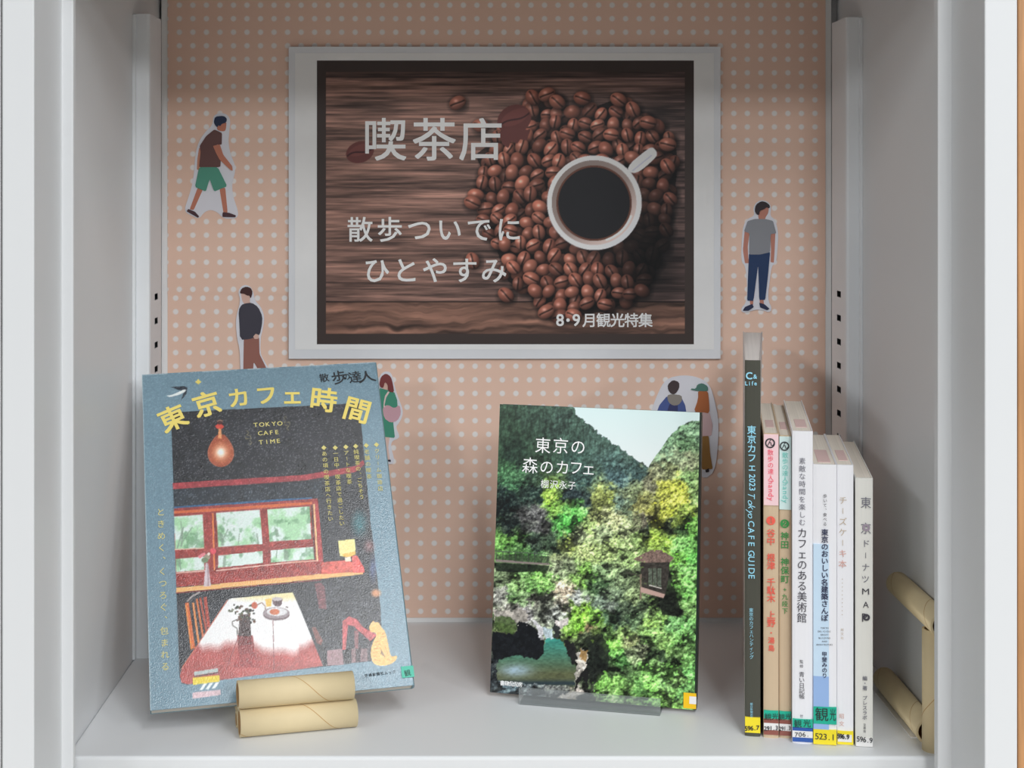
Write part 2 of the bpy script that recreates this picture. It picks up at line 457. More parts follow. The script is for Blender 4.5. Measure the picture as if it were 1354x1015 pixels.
# ------------------------------------------------------------------ paper cut-out figures
def cutout(name, label, x0, y0, sc, outline, pieces):
    g = lambda pts: [BP.uv(x0 + x / sc, y0 + y / sc) for x, y in pts]
    o = g(smooth_loop(outline, 2))
    cxx = sum(p[0] for p in o) / len(o); cz = min(p[1] for p in o)
    yb = YB - 0.0010
    t = thing(name, label, 'paper cutout', loc=(cxx, yb, cz), world=True, group='paper figures stuck on the dotted board')
    slab('white_border', o, yb - 0.0005, yb, mat('cutout_paper', (222, 222, 230), rough=.4), t)
    for i, (pn_, col, pts) in enumerate(pieces):
        yy = yb - 0.0005 - 0.00012 * (i + 1)
        slab(pn_, g(smooth_loop(pts, 1, .22 if pn_ in ('hair', 'face', 'bag', 'hood', 'sweater', 'cap') else .08)), yy, yb - 0.0005, mat('ink_%d_%d_%d' % col, col, rough=.4, spec=.3), t)
SK1, SK2, SK3 = (192, 124, 102), (216, 180, 166), (190, 130, 114)
cutout('paper_figure', 'paper cutout of a walking man in brown shirt and green shorts', 220, 130, 5.64,
    [(350,130),(395,108),(450,116),(480,160),(470,240),(462,330),(480,420),(514,500),(512,560),(488,640),(500,740),(537,840),(532,890),(470,900),(420,890),(385,850),(330,828),(280,850),(245,900),(190,875),(130,842),(165,740),(195,640),(208,540),(218,400),(248,310),(300,240),(345,200)],
    [('far_arm', (196,136,112), [(245,370),(268,365),(262,450),(245,535),(228,530),(232,450)]),
     ('leg', SK1, [(235,665),(275,675),(205,832),(175,827)]), ('leg', SK1, [(398,675),(440,665),(458,852),(428,857)]),
     ('face', SK1, [(400,200),(420,180),(449,176),(447,215),(440,244),(412,246),(380,235),(380,205)]),
     ('shoe', (78,54,60), [(152,842),(165,824),(215,845),(246,880),(238,890)]), ('shoe', (78,54,60), [(420,860),(424,848),(470,853),(520,872),(516,886),(420,884)]),
     ('shirt', (104,74,72), [(360,232),(416,258),(414,345),(375,345),(408,440),(404,510),(330,520),(246,514),(258,400),(250,355),(300,280)]),
     ('shorts', (84,150,130), [(246,513),(385,513),(455,655),(358,694),(325,600),(296,694),(216,660)]),
     ('near_arm', SK1, [(350,355),(400,342),(425,420),(492,505),(496,540),(480,534),(400,458),(375,412)]),
     ('hair', (42,52,78), [(356,175),(366,136),(430,130),(454,152),(447,182),(415,190),(405,208),(390,200),(382,218),(362,195)])])
cutout('paper_figure', 'paper cutout of a man in black sweater with brown trousers', 290, 360, 7.24,
    [(180,190),(205,135),(250,117),(300,135),(328,190),(340,270),(402,330),(436,430),(414,560),(397,620),(392,780),(440,860),(500,960),(500,1100),(440,1150),(380,1160),(330,1100),(220,1150),(200,1100),(203,910),(195,720),(172,640),(158,480),(172,380),(195,310),(200,250)],
    [('face', SK2, [(206,200),(240,195),(275,215),(300,220),(292,280),(306,300),(246,306),(222,280)]),
     ('trousers', (152,104,94), [(236,625),(290,620),(330,610),(382,620),(386,780),(447,905),(480,1000),(420,1010),(330,855),(320,1000),(230,1000)]),
     ('sweater', (70,68,78), [(186,360),(215,308),(250,296),(310,288),(374,330),(414,420),(410,500),(387,605),(330,624),(290,638),(200,644),(193,480)]),
     ('hand', SK2, [(326,612),(350,586),(382,598),(374,634),(340,636)]),
     ('hair', (74,48,48), [(196,200),(213,152),(260,134),(304,148),(322,190),(302,252),(290,218),(270,222),(240,202)])])
cutout('paper_figure', 'paper cutout of a standing man in grey shirt and navy trousers', 960, 250, 5.97,
    [(212,150),(238,102),(285,84),(338,102),(358,150),(345,210),(388,240),(412,340),(407,450),(396,582),(360,602),(346,700),(326,870),(364,940),(342,974),(290,955),(240,948),(190,964),(126,976),(116,940),(163,890),(165,720),(150,602),(118,572),(123,400),(133,290),(168,232),(225,212)],
    [('arm', SK3, [(146,325),(186,335),(170,450),(174,540),(182,584),(148,584),(132,480)]), ('arm', SK3, [(348,340),(388,335),(382,480),(376,580),(350,575),(354,480)]),
     ('face', SK3, [(258,168),(300,150),(320,134),(336,150),(330,192),(312,217),(304,245),(258,245),(250,190)]),
     ('ankle', SK3, [(188,870),(214,870),(212,912),(188,908)]), ('ankle', SK3, [(263,865),(292,865),(297,908),(266,904)]),
     ('trousers', (42,62,98), [(180,500),(265,500),(346,488),(327,700),(307,872),(260,874),(252,590),(214,882),(165,878),(171,700)]),
     ('shirt', (140,142,148), [(168,252),(225,235),(310,235),(368,250),(394,348),(350,354),(345,497),(265,515),(180,515),(183,348),(141,332)]),
     ('shoe', (48,54,82), [(130,958),(148,928),(206,904),(216,930),(175,958)]), ('shoe', (48,54,82), [(260,895),(300,906),(340,942),(322,954),(268,932)]),
     ('hair', (58,50,54), [(224,168),(233,122),(275,94),(312,101),(344,128),(340,153),(318,140),(300,157),(264,170),(257,205),(238,198)])])
cutout('paper_figure', 'paper cutout of a long-haired woman in green dress with pink bag', 480, 480, 7.25,
    [(146,170),(173,95),(225,73),(278,95),(303,220),(338,330),(379,430),(382,500),(348,570),(312,610),(354,700),(332,724),(277,744),(267,800),(304,930),(282,966),(226,966),(218,800),(190,720),(150,500),(130,300)],
    [('face', SK2, [(200,190),(222,142),(256,136),(270,180),(247,212),(240,268),(190,258),(188,220)]),
     ('leg', (222,192,182), [(203,700),(258,700),(242,800),(258,918),(233,934),(213,800)]),
     ('dress', (76,148,124), [(158,236),(240,258),(302,278),(328,350),(332,414),(300,445),(290,565),(307,714),(193,704),(180,540),(165,400)]),
     ('bag', (206,164,174), [(186,420),(240,396),(300,432),(352,396),(366,480),(332,549),(265,570),(202,524)]),
     ('strap', (226,204,200), [(240,268),(256,274),(222,330),(206,400),(214,420),(196,420),(200,370),(212,310)]),
     ('shoe', (60,54,66), [(232,922),(264,922),(268,942),(240,938)]),
     ('hair', (124,64,64), [(156,195),(173,127),(220,95),(268,127),(288,200),(300,282),(240,266),(238,200),(210,176),(196,236),(168,228)])])
cutout('paper_figure', 'paper cutout of a couple, man with backpack and woman in green cap', 850, 480, 6.345,
    [(50,500),(60,430),(120,260),(190,130),(330,96),(470,116),(562,178),(604,320),(636,480),(629,700),(604,900),(540,960),(480,955),(350,700),(60,700)],
    [('jacket', (78,94,150), [(104,440),(138,350),(200,276),(325,290),(354,350),(369,440),(362,700),(108,700)]),
     ('backpack', (62,66,106), [(192,440),(222,340),(292,345),(294,440),(292,600),(186,600)]),
     ('hood', (142,136,130), [(202,268),(240,258),(324,266),(329,312),(297,350),(250,354),(211,324)]),
     ('hair', (74,64,66), [(206,180),(250,138),(304,157),(304,210),(272,256),(238,259),(211,225)]),
     ('top', (208,178,180), [(420,420),(500,404),(557,410),(584,520),(574,604),(510,619),(440,604)]),
     ('trousers', (152,114,66), [(498,610),(550,607),(563,760),(584,884),(493,889),(478,700)]),
     ('shoe', (50,46,50), [(522,897),(552,876),(553,908),(528,914)]),
     ('hair', (172,104,66), [(462,225),(543,225),(554,330),(556,420),(500,408),(424,410),(463,300)]),
     ('cap', (86,126,116), [(442,214),(456,176),(500,165),(544,193),(544,234),(460,231),(402,222),(404,210)])])

# ------------------------------------------------------------------ laminated sign
SY = YB - 0.0035
SP = Plane((0, SY - 0.0012, 0), np.eye(3))
def sx(px): return SP.uv(px, 300)[0]
def sz(py): return SP.uv(615, py)[1]
sg = thing('coffee_sign', 'laminated landscape sign with coffee cup, beans and Japanese lettering on dotted board', 'sign', loc=((sx(381) + sx(953)) / 2, SY, sz(475)), world=True)
LAM = mat('laminate_film', (214, 216, 220), L=.8, rough=.25, spec=.6, bump=.25, scale=25)
box('laminate', sx(381.5), sx(953), SY - 0.0006, SY, sz(474.5), sz(61.5), LAM, sg, bevel=.0002, seg=1)
box('paper', sx(390), sx(944), SY - 0.0009, SY - 0.0006, sz(462), sz(70), mat('sign_paper', (212, 216, 230), L=.68, rough=.3, spec=.5), sg)

pr = Print(SP, sx(419), sx(917.5), sz(455), sz(80), 520, 392)
X, Y = pr.X, pr.Y
pr.A[:] = (50, 40, 36)
inn = (X > 431) & (X < 905.5) & (Y > 95) & (Y < 441)
st = fbm(X * .012, Y * .35, 3, 5); st2 = fbm(X * .03 + 9, Y * .9, 8, 3); big = fbm(X * .008, Y * .05, 21, 3)
wv = 0.62 + 0.75 * (st - .5) * 1.6 + .55 * (st2 - .5) + .75 * (big - .5)
wood = (np.array([124, 92, 80.]) * (1 - .25 * np.clip((X - 520) / 380, 0, 1))[..., None] + np.array([0, 3, 6.]) * np.clip((X - 520) / 380, 0, 1)[..., None]) * np.clip(wv + .24, .42, 1.4)[..., None]
low = (Y > 399)
wood = np.where(low[..., None], np.array([112, 80, 66.]) * np.clip(0.55 + 1.5 * (fbm(X * .01, Y * .16 + 3 * fbm(X * .02, Y * .02, 5), 31, 4) - .3), .4, 1.3)[..., None], wood)
wood *= np.where(np.abs(Y - 399) < .9, .45, 1)[..., None] * np.where(np.abs(Y - 102) < .9, .5, 1)[..., None] * np.where(Y < 101, .62, 1)[..., None]
sh = np.exp(-(((X - 850) / 62) ** 2 + ((Y - 345) / 62) ** 2))
wood *= (1 - .72 * sh)[..., None]
for kx, ky in ((865, 165), (850, 175)):
    d = np.hypot((X - kx) / 2.2, Y - ky); wood *= (1 - .25 * np.exp(-(d / 6) ** 2) * (np.sin(d * 1.4) > 0))[..., None]
pr.A[inn] = wood[inn]
rnd = random.Random(11)
def bean(x, y, a, sz_=1.0, dim=1.0, face=True):
    rx, ry = 10.6 * sz_, 8.1 * sz_
    W = pr.win(x - 14, x + 14, y - 14, y + 14); XX = X[W] - x; YY = Y[W] - y
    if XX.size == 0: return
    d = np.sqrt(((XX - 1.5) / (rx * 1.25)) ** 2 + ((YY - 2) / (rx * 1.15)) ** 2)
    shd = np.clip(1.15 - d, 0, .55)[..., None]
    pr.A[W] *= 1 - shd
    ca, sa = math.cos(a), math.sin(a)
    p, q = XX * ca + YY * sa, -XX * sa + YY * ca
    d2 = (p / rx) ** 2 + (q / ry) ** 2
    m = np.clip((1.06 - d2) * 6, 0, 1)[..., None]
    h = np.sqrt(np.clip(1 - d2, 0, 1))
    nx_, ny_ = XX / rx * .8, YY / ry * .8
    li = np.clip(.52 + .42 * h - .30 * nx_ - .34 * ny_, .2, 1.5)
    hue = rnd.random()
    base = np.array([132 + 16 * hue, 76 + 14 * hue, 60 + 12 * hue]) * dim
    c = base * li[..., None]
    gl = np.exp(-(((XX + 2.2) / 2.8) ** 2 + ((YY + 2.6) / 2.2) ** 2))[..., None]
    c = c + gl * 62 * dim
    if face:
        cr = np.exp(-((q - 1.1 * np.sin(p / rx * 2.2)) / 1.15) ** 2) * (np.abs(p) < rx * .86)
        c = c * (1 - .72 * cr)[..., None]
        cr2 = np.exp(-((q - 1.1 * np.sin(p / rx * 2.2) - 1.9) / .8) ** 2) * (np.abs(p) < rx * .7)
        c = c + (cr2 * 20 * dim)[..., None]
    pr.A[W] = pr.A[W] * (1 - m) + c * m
outl = [(700,130),(722,122),(748,142),(790,140),(822,128),(850,148),(872,165),(893,188),(896,212),(893,250),(884,300),(872,345),(860,378),(838,392),(808,410),(780,415),(740,420),(715,412),(700,390),(672,372),(664,350),(655,325),(640,300),(630,275),(628,250),(638,225),(628,205),(648,190),(664,165),(690,150)]
def inside(x, y, P):
    c = False
    for i in range(len(P)):
        (xa, ya), (xb, yb) = P[i], P[(i + 1) % len(P)]
        if (ya > y) != (yb > y) and x < (xb - xa) * (y - ya) / (yb - ya) + xa: c = not c
    return c
bs = []
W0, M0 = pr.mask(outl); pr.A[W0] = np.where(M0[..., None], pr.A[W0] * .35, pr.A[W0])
for lay in range(3):
    yy = 116.0
    while yy < 428:
        xx = 618.0 + rnd.random() * 14
        while xx < 905:
            x = xx + rnd.uniform(-4, 4); y = yy + rnd.uniform(-4, 4)
            if inside(x, y, outl) and math.hypot(x - 786, y - 268) > 52: bs.append((x, y))
            xx += 18.5 + 3 * (lay == 0)
        yy += 16.0 + 3 * (lay == 0)
    if lay == 1: break
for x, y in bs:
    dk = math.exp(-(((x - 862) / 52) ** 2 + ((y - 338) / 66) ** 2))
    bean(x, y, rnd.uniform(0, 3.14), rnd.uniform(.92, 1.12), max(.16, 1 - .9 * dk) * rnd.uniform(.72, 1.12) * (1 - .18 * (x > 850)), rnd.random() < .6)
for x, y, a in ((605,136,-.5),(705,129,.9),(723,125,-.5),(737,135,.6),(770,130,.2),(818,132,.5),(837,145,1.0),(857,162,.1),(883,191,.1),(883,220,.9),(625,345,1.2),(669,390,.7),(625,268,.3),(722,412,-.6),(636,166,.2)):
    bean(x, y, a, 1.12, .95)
# big flat bean drawings
for cx_, cy_, rx, ry, a in ((476, 201, 19, 14, -.35), (680, 158, 23, 19, -.45)):
    pr.ell(cx_, cy_, rx, ry, (82, 44, 40), rot=a); pr.ell(cx_ + 1, cy_ - 3, rx * .85, ry * .5, (98, 54, 48), .7, rot=a)
    ca, sa = math.cos(a), math.sin(a)
    pr.path([(cx_ + ca * t * rx - sa * 2.5 * math.sin(t * 3), cy_ + sa * t * rx + ca * 2.5 * math.sin(t * 3)) for t in np.linspace(-.95, .95, 14)], 2.2, (50, 26, 26))
pr.poly([(660,175),(676,168),(700,172),(697,186),(688,184),(684,190),(676,186),(672,196),(664,190)], (84, 46, 42))
# cup
pr.ell(792, 280, 66, 64, (22, 16, 14), .55, soft=.12)
pr.poly([(826,222),(856,197),(863,194),(869,201),(868,208),(840,232)], (196, 194, 200), sm=2); pr.line((836,226),(862,205), 2.0, (160,158,166), .8)
W = pr.win(720, 852, 202, 336); XX, YY = X[W] - 786, Y[W] - 268; rr = np.hypot(XX, YY)
sd = np.clip(.5 + (XX * .5 + YY * .55) / 90, 0, 1)[..., None]
cup = np.array([208, 206, 210.]) * (1 - .12 * sd)
pr.A[W] = np.where((rr < 62.5)[..., None], cup, pr.A[W])
r2 = np.hypot(XX + .5, YY + .3)
inner = np.array([150, 132, 124.]) * (1 - .25 * (1 - sd)) + np.array([50, 46, 46.]) * np.clip(sd - .55, 0, 1) * 2
pr.A[W] = np.where((r2 < 56)[..., None], inner, pr.A[W])
r3 = np.hypot(XX + .5, YY - .5)
cof = np.where((r3 > 47.5)[..., None], np.array([86, 52, 40.]), np.array([27, 25, 26.]))
pr.A[W] = np.where((r3 < 50)[..., None], cof, pr.A[W])
for t in np.linspace(.35, 1.25, 26): pr.ell(786 + 51.5 * math.cos(t), 268 + 51.5 * math.sin(t), 1.6, 1.6, (206, 196, 188), .8)
pr.A += (4, 6, 8)
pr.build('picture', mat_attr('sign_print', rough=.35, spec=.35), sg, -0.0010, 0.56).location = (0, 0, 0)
sg_pic = [c for c in sg.children if c.name.startswith('picture')][0]
sg_pic.data.transform(Matrix.Translation((0, SY - .00 , 0)) )
INK = mat('sign_white_ink', (226, 222, 226), L=.74, rough=.4)
def on_sign(items, fat=0.0, m=INK, name='lettering'):
    o = letters(items, m, None, SP, name, y=0.0, fat=fat)
    o.data.transform(Matrix.Translation((0, SY - .0014, 0)) @ Matrix.Identity(4)); o.data.transform(Matrix.Translation(-sg.location)); o.parent = sg
on_sign([('喫', 509, 184, 60), ('茶', 574, 184, 60), ('店', 636, 184, 60)], fat=.010)
on_sign(horiz('散歩ついでに', 476, 303, 673, 303, 35), fat=.010)
on_sign(horiz('ひとやすみ', 498, 357, 653, 357, 36), fat=.010)
on_sign([('8', 740.5, 423, 22), ('・', 751, 423, 19), ('9', 762, 423, 22)] + horiz('月観光特集', 779.5, 423, 853.5, 423, 19.5), fat=.016)

# ------------------------------------------------------------------ face-out books
def wrap_book(t, W, H, T, cov, page, bevel=0.0012):
    """local frame: front cover in plane y=0, centred on x, bottom at z=0, spine at +x"""
    bm = bmesh.new()
    c = 0.0005
    bm_box(bm, -W / 2, W / 2, 0, c, 0, H)
    bm_box(bm, -W / 2, W / 2, T - c, T, 0, H)
    n = 8; r = min(T / 2, .0025)
    # rounded spine strip
    prof = [(W / 2 - .0004, 0)] + [(W / 2 - r + r * math.sin(a) + .0012, r - r * math.cos(a)) for a in np.linspace(.2, math.pi / 2, n)] + \
           [(W / 2 - r + r * math.cos(a) + .0012, T - r + r * math.sin(a)) for a in np.linspace(0, math.pi / 2 - .2, n)] + [(W / 2 - .0004, T)]
    inner = [(W / 2 - .0006, T - c), (W / 2 - .0006, c)]
    P = prof + inner
    a = [bm.verts.new((x, y, 0)) for x, y in P]; b = [bm.verts.new((x, y, H)) for x, y in P]
    bm.faces.new(a); bm.faces.new(b[::-1])
    for i in range(len(P)): bm.faces.new((a[i], b[i], b[(i + 1) % len(P)], a[(i + 1) % len(P)]))
    link('cover', from_bm(bm), cov, t)
    box('page_block', -W / 2 + .0008, W / 2 - .0006, c, T - c, .0004, H - .0006, page, t)

# ---- café magazine on the cardboard-tube stand
R1 = np.array(rot_m(10.47, -34.29, -2.03)); O1 = np.array([-0.1263, 1.0718, 0.0201])
P1 = Plane(O1, R1); W1, H1, T1 = .183, .257, .009
b1 = thing('cafe_magazine', 'large slate-blue café magazine with light bulb and window picture, leaning on cardboard tubes', 'book', M=P1.matrix())
wrap_book(b1, W1, H1, T1, mat('slate_cover', (112, 140, 150), rough=.4, spec=.5, bump=.3, scale=700), PAPER)
pr = Print(P1, -W1 / 2, W1 / 2, 0, H1, 345, 484)
X, Y = pr.X, pr.Y
gr = fbm(X * .8, Y * .8, 4, 2)
pr.A[:] = np.array([112, 140, 155.]) * (0.94 + .12 * gr)[..., None]
c225 = lambda x, y: (225 + x / 6.77, 640 + y / 6.77)
c360 = lambda x, y: (360 + x / 6.77, 640 + y / 6.77)
c770 = lambda x, y: (225 + x / 6.77, 770 + y / 6.77)
c370 = lambda x, y: (370 + x / 6.767, 770 + y / 6.767)
c530 = lambda x, y: (240 + x / 8.456, 530 + y / 8.456)
mp = lambda f, *p: [f(*q) for q in p]
DK = (46, 48, 53)
pr.poly([(226,545),(475,533),(490,690),(503,800),(506,872),(370,888),(247,905),(240,903),(237,893)], DK, noise=.25, nf=.06)
pr.poly([(228,638.5),(400,628),(470,616),(480,608),(482,614),(470,624),(400,635.5),(229,646.5)], (158, 62, 68), noise=.2)
pr.poly([(229,648),(425,636),(428,657),(230,669)], (44, 52, 60), .8, noise=.3, nf=.1)
pr.poly(mp(c225, (35,200),(1083,128),(1270,118),(1270,132),(1083,148),(35,222)), (48, 92, 132))
pr.poly([(229.8,672),(420,659),(424,700),(428,745),(430,760),(233,776)], (150, 60, 56), noise=.25, nf=.15)
pr.poly(mp(c225, (35,240),(1083,170),(1270,158),(1270,180),(1083,196),(35,266)), (206, 104, 62))
PANE = (214, 231, 222)
def pane(pts, seed):
    W, M = pr.mask(pts); x, y = X[W], Y[W]
    n = fbm(x * .055, y * .055, seed, 4)[..., None]; g = fbm(x * .11 + 4, y * .09, seed + 9, 4)[..., None]
    c = np.array([216, 232, 226.]) * (1 - .0 * n) ; k = np.clip((n - .44) * 4.5, 0, .75); c = c * (1 - k) + np.array([150, 205, 150.]) * k
    k = np.clip((g - .58) * 6, 0, .7); c = c * (1 - k) + np.array([105, 150, 112.]) * k
    pr.A[W] = np.where(M[..., None], c, pr.A[W])
for i, q in enumerate([mp(c225,(35,290),(290,270),(305,575),(45,590)), mp(c225,(48,668),(305,648),(305,765),(55,785)), mp(c225,(412,255),(803,228),(825,535),(430,562)),
          mp(c225,(430,640),(828,598),(830,705),(430,748)), mp(c225,(870,225)) + [(409.5,669.5),(411.5,712.5)] + mp(c225,(890,515)), mp(c225,(900,592)) + [(414,722.7),(415.4,739)] + mp(c225,(902,702))]):
    pane(q, 40 + 7 * i)
TR = (128, 150, 132)
for p, q, wd in (((60,590),(120,380),2),((100,560),(110,420),2.5),((110,520),(200,380),1.2),((110,470),(95,330),1.2),((470,550),(455,440),3.5),((470,500),(520,400),1.6),((455,450),(430,400),1.2),((610,540),(620,440),1.2),((790,530),(775,440),2),((480,740),(490,640),3.5),((95,760),(70,680),1.6),((85,680),(95,765),1.5),((950,660),(955,590),1.5),((1040,680),(1035,590),6),((960,470),(950,400),4)):
    pr.line(c225(*p), c225(*q), wd, TR, .75)
pr.poly(mp(c225,(375,260),(388,258),(402,770),(390,775)), (226, 130, 70)); pr.poly(mp(c225,(395,250),(410,250),(428,770),(412,775)), (110, 40, 42), .6)
pr.poly(mp(c360,(348,190),(362,186),(385,690),(375,690)), (70, 46, 42)); pr.poly(mp(c360,(366,178),(380,176),(412,690),(396,692)), (232, 190, 140)); pr.poly(mp(c360,(384,150),(405,148),(450,690),(418,690)), (170, 60, 62))
pr.line(c225(40,585), c225(305,572), 1.4, (224,190,170)); pr.line(c225(55,795), c225(310,775), 1.6, (226,180,168)); pr.line(c225(410,775), c225(1083,700), 1.6, (226,180,168)); pr.line((385,743.5), (421,741), 1.6, (226,170,150))
pr.poly([(233,777),(385,762.5),(430,758),(460,754),(480,755),(480,759),(430,764.5),(385,769),(233,783)], (236, 178, 112)); pr.line((233,784),(425,766.5), 1.4, (120,44,44))
pr.poly(mp(c360,(440,700),(650,680),(800,720),(830,780),(500,802),(440,805)), (206, 92, 80), noise=.25, nf=.2)
pr.poly(mp(c360,(710,640),(760,640),(820,745),(825,790),(725,795)), (222, 96, 90), noise=.2, nf=.3)
pr.poly(mp(c360,(590,505),(735,492),(748,625),(690,655),(605,642)), (242, 228, 150)); pr.poly(mp(c360,(625,625),(745,600),(748,628),(690,655),(640,650)), (240, 186, 90)); pr.poly(mp(c360,(650,655),(700,650),(705,690),(655,692)), (236, 224, 200))
pr.ell(475, 692, 9, 14, (64, 150, 158), .55, soft=.6); pr.ell(488, 722, 6, 7, (196, 130, 130), .5, soft=.6); pr.ell(493, 752, 4, 14, (96, 120, 180), .5, soft=.6)
# flower vase on the sill
pr.poly(mp(c225,(318,705),(338,705),(365,912),(300,918)), (206, 190, 196)); pr.poly(mp(c225,(330,705),(338,705),(352,912),(335,915)), (150,120,128), .6)
for q in ((285,635),(300,628),(268,648)): pr.ell(*c225(*q), 2.4, 2.2, (226, 130, 140))
pr.ell(*c225(330,652), 4, 4, (150,140,120)); pr.ell(*c225(310,680), 4.5, 3.5, (110,128,96)); pr.ell(*c225(385,600), 4, 4.2, (222, 84, 96)); pr.ell(*c225(345,625), 2, 2, (230,210,200))
# chair on the left
for p, q, wd, c in (((150,180),(210,590),4.6,(206,104,52)),((205,180),(255,540),2.6,(226,142,84)),((238,145),(295,490),2.6,(206,110,60)),((268,135),(325,440),2.6,(176,78,58)),((312,130),(345,400),4.4,(166,66,52)),((140,200),(190,600),1.6,(236,146,72))):
    pr.line(c770(*p), c770(*q), wd, c)
pr.path(mp(c770,(150,170),(200,120),(270,85)), 2.2, (160,150,148))
# table
tb = [(303,791.5),(387,783),(398,808),(413,845),(427,880),(370,888.5),(248,904.5),(240,902),(238,893),(241,881)]
W, M = pr.mask(tb); x, y = X[W], Y[W]
n = fbm(x * .06, y * .06, 71, 4); gl = np.clip((y - (850 + 14 * (fbm(x * .04, y * .0, 5, 2) - .5) * 2 - (x > 395) * 4 + np.clip(268 - x, 0, 40) * -1.4)) / 14, 0, 1)[..., None]
c = np.array([238, 236, 236.]) * (1 - gl) + (np.array([172, 82, 78.]) * (.85 + .3 * n)[..., None]) * gl
ye = np.clip((797 - y) / 8, 0, 1)[..., None] * np.clip((x - 300) / 30, 0, 1)[..., None]; c = c * (1 - .7 * ye) + np.array([232, 214, 140.]) * .7 * ye
pr.A[W] = np.where(M[..., None], c, pr.A[W])
pr.line(c770(920,330), c770(930,780), .9, (120,70,74)); pr.line(c770(605,500), c770(500,780), .9, (130,70,74)); pr.line((301,793),(240,884),1.2,(196,110,90))
pr.poly(mp(c770,(600,470),(740,470),(760,640),(820,760),(560,760),(610,620)), (150, 62, 62), .85, noise=.3, nf=.3)
pr.poly(mp(c770,(622,290),(715,280),(725,480),(735,560),(612,560),(610,470)), (66, 50, 50)); pr.poly(mp(c770,(612,480),(730,480),(745,640),(615,640)), (132, 56, 56), .8)
rr_ = random.Random(5)
for i in range(46): pr.ell(*c770(rr_.gauss(665,52), rr_.gauss(265,38)), rr_.uniform(1, 2.6), rr_.uniform(1, 2.2), rr_.choice([(52,60,44),(78,84,60),(96,70,58),(40,42,38)]))
for i in range(12): pr.ell(*c770(rr_.gauss(545,18), rr_.gauss(250,10)), 1.2, .9, (96,100,78))
pr.ell(*c770(755,205), 4, 4.6, (190, 96, 70)); pr.path(mp(c770,(780,200),(820,180),(850,210),(855,250)), 1.1, (120,80,60)); pr.path(mp(c770,(600,330),(555,350),(560,385),(600,410),(600,470)), 1.3, (80,76,72))
pr.poly(mp(c770,(850,150),(910,140),(905,215),(860,215)), (232, 190, 96))
pr.ell(*c770(950,290), 17.5, 7.4, (120, 102, 106)); pr.ell(*c770(950,272), 17.5, 7.6, (150, 136, 140)); pr.ell(*c770(955,262), 13.5, 5.4, (216, 214, 216)); pr.ell(*c770(935,262), 6.5, 4, (200, 112, 76))
pr.poly(mp(c770,(912,150),(1005,145),(1000,190),(985,212),(940,214),(920,190)), (96, 76, 80)); pr.ell(*c770(958,148), 6.8, 2.4, (190,180,182)); pr.path(mp(c770,(1035,215),(1055,225)), 1.6, (120,100,100))
# right side of the picture
pr.poly(mp(c370,(310,10),(370,0),(400,40),(420,240),(350,230),(330,100)), (128, 70, 74), .75, noise=.4, nf=.5); pr.poly(mp(c370,(285,400),(320,400),(385,520),(370,560),(330,540)), (150, 88, 78), .7, noise=.3, nf=.4)
pr.poly(mp(c370,(420,610),(560,590),(570,735),(425,745)), (172, 134, 138), .8, noise=.2, nf=.3); pr.poly(mp(c370,(370,570),(425,570),(420,745),(385,742)), (40, 40, 44))
pr.poly(mp(c370,(570,590),(640,590),(640,720),(572,725)), (38,38,42)); pr.poly(mp(c370,(640,590),(800,590),(800,705),(640,720)), (140, 108, 110), .8, noise=.3, nf=.4)
pr.poly(mp(c370,(680,560),(725,560),(720,715),(680,718)), (60,50,54)); pr.poly(mp(c370,(780,520),(815,520),(815,705),(785,705)), (56,50,54))
pr.poly(mp(c370,(560,345),(620,302),(690,330),(745,400),(840,450),(870,470),(810,525),(720,445),(660,390),(610,380),(590,600),(560,600)), (186, 84, 86), noise=.25, nf=.3)
pr.poly(mp(c370,(665,430),(705,430),(700,590),(670,590)), (150, 92, 94), .8)
pr.ell(*c370(860,95), 6, 5, (226, 150, 96), .8, soft=.4)
CATC = (230, 184, 112)
pr.poly(mp(c370,(795,400),(815,365),(835,338),(850,358),(882,352),(905,395),(945,440),(968,540),(985,640),(1005,665),(1050,650),(1045,690),(1000,728),(920,748),(850,735),(818,690),(812,600),(838,520),(868,470),(850,445),(812,445)), CATC, sm=1)
for p, q in (((850,535),(900,520)),((840,565),(905,550)),((835,595),(900,585)),((832,625),(880,620)),((835,655),(875,655)),((905,490),(945,480)),((915,460),(940,452)),((845,690),(900,700)),((910,610),(940,670)),((940,570),(965,640)),((960,690),(1010,700))):
    pr.line(c370(*p), c370(*q), .9, (190,120,64), .75)
pr.poly(mp(c370,(900,590),(930,640),(945,670),(905,640)), (120,100,84), .8)
# bulb
W = pr.win(265, 320, 540, 625); x, y = X[W], Y[W]
cxb, cyb = 292.0, 599.0
half = np.where(y > cyb, 17.5 * np.sqrt(np.clip(1 - ((y - cyb) / 18.2) ** 2, 0, 1)), 17.5 * np.clip(1 - ((cyb - y) / 27.0) ** 1.7, 0, 1) ** .75)
half = np.where(y < 574.5, 0, np.maximum(half, 2.6 * (y < 580)))
m_ = (np.abs(x - cxb) < half)
r_ = np.hypot(x - cxb, (y - 598) * .95)[..., None]
c = np.array([150, 70, 50.]) + np.array([90, 90, 60.]) * np.exp(-(r_ / 12) ** 2) + np.array([40, 110, 150.]) * np.exp(-(r_ / 6.0) ** 2)
ed = np.clip(1 - (half - np.abs(x - cxb)) / 2.0, 0, 1)[..., None] * (y > 575)[..., None]; c = c * (1 - .5 * ed) + np.array([206, 140, 110.]) * .5 * ed
pr.A[W] = np.where(m_[..., None], np.clip(c, 0, 255), pr.A[W])
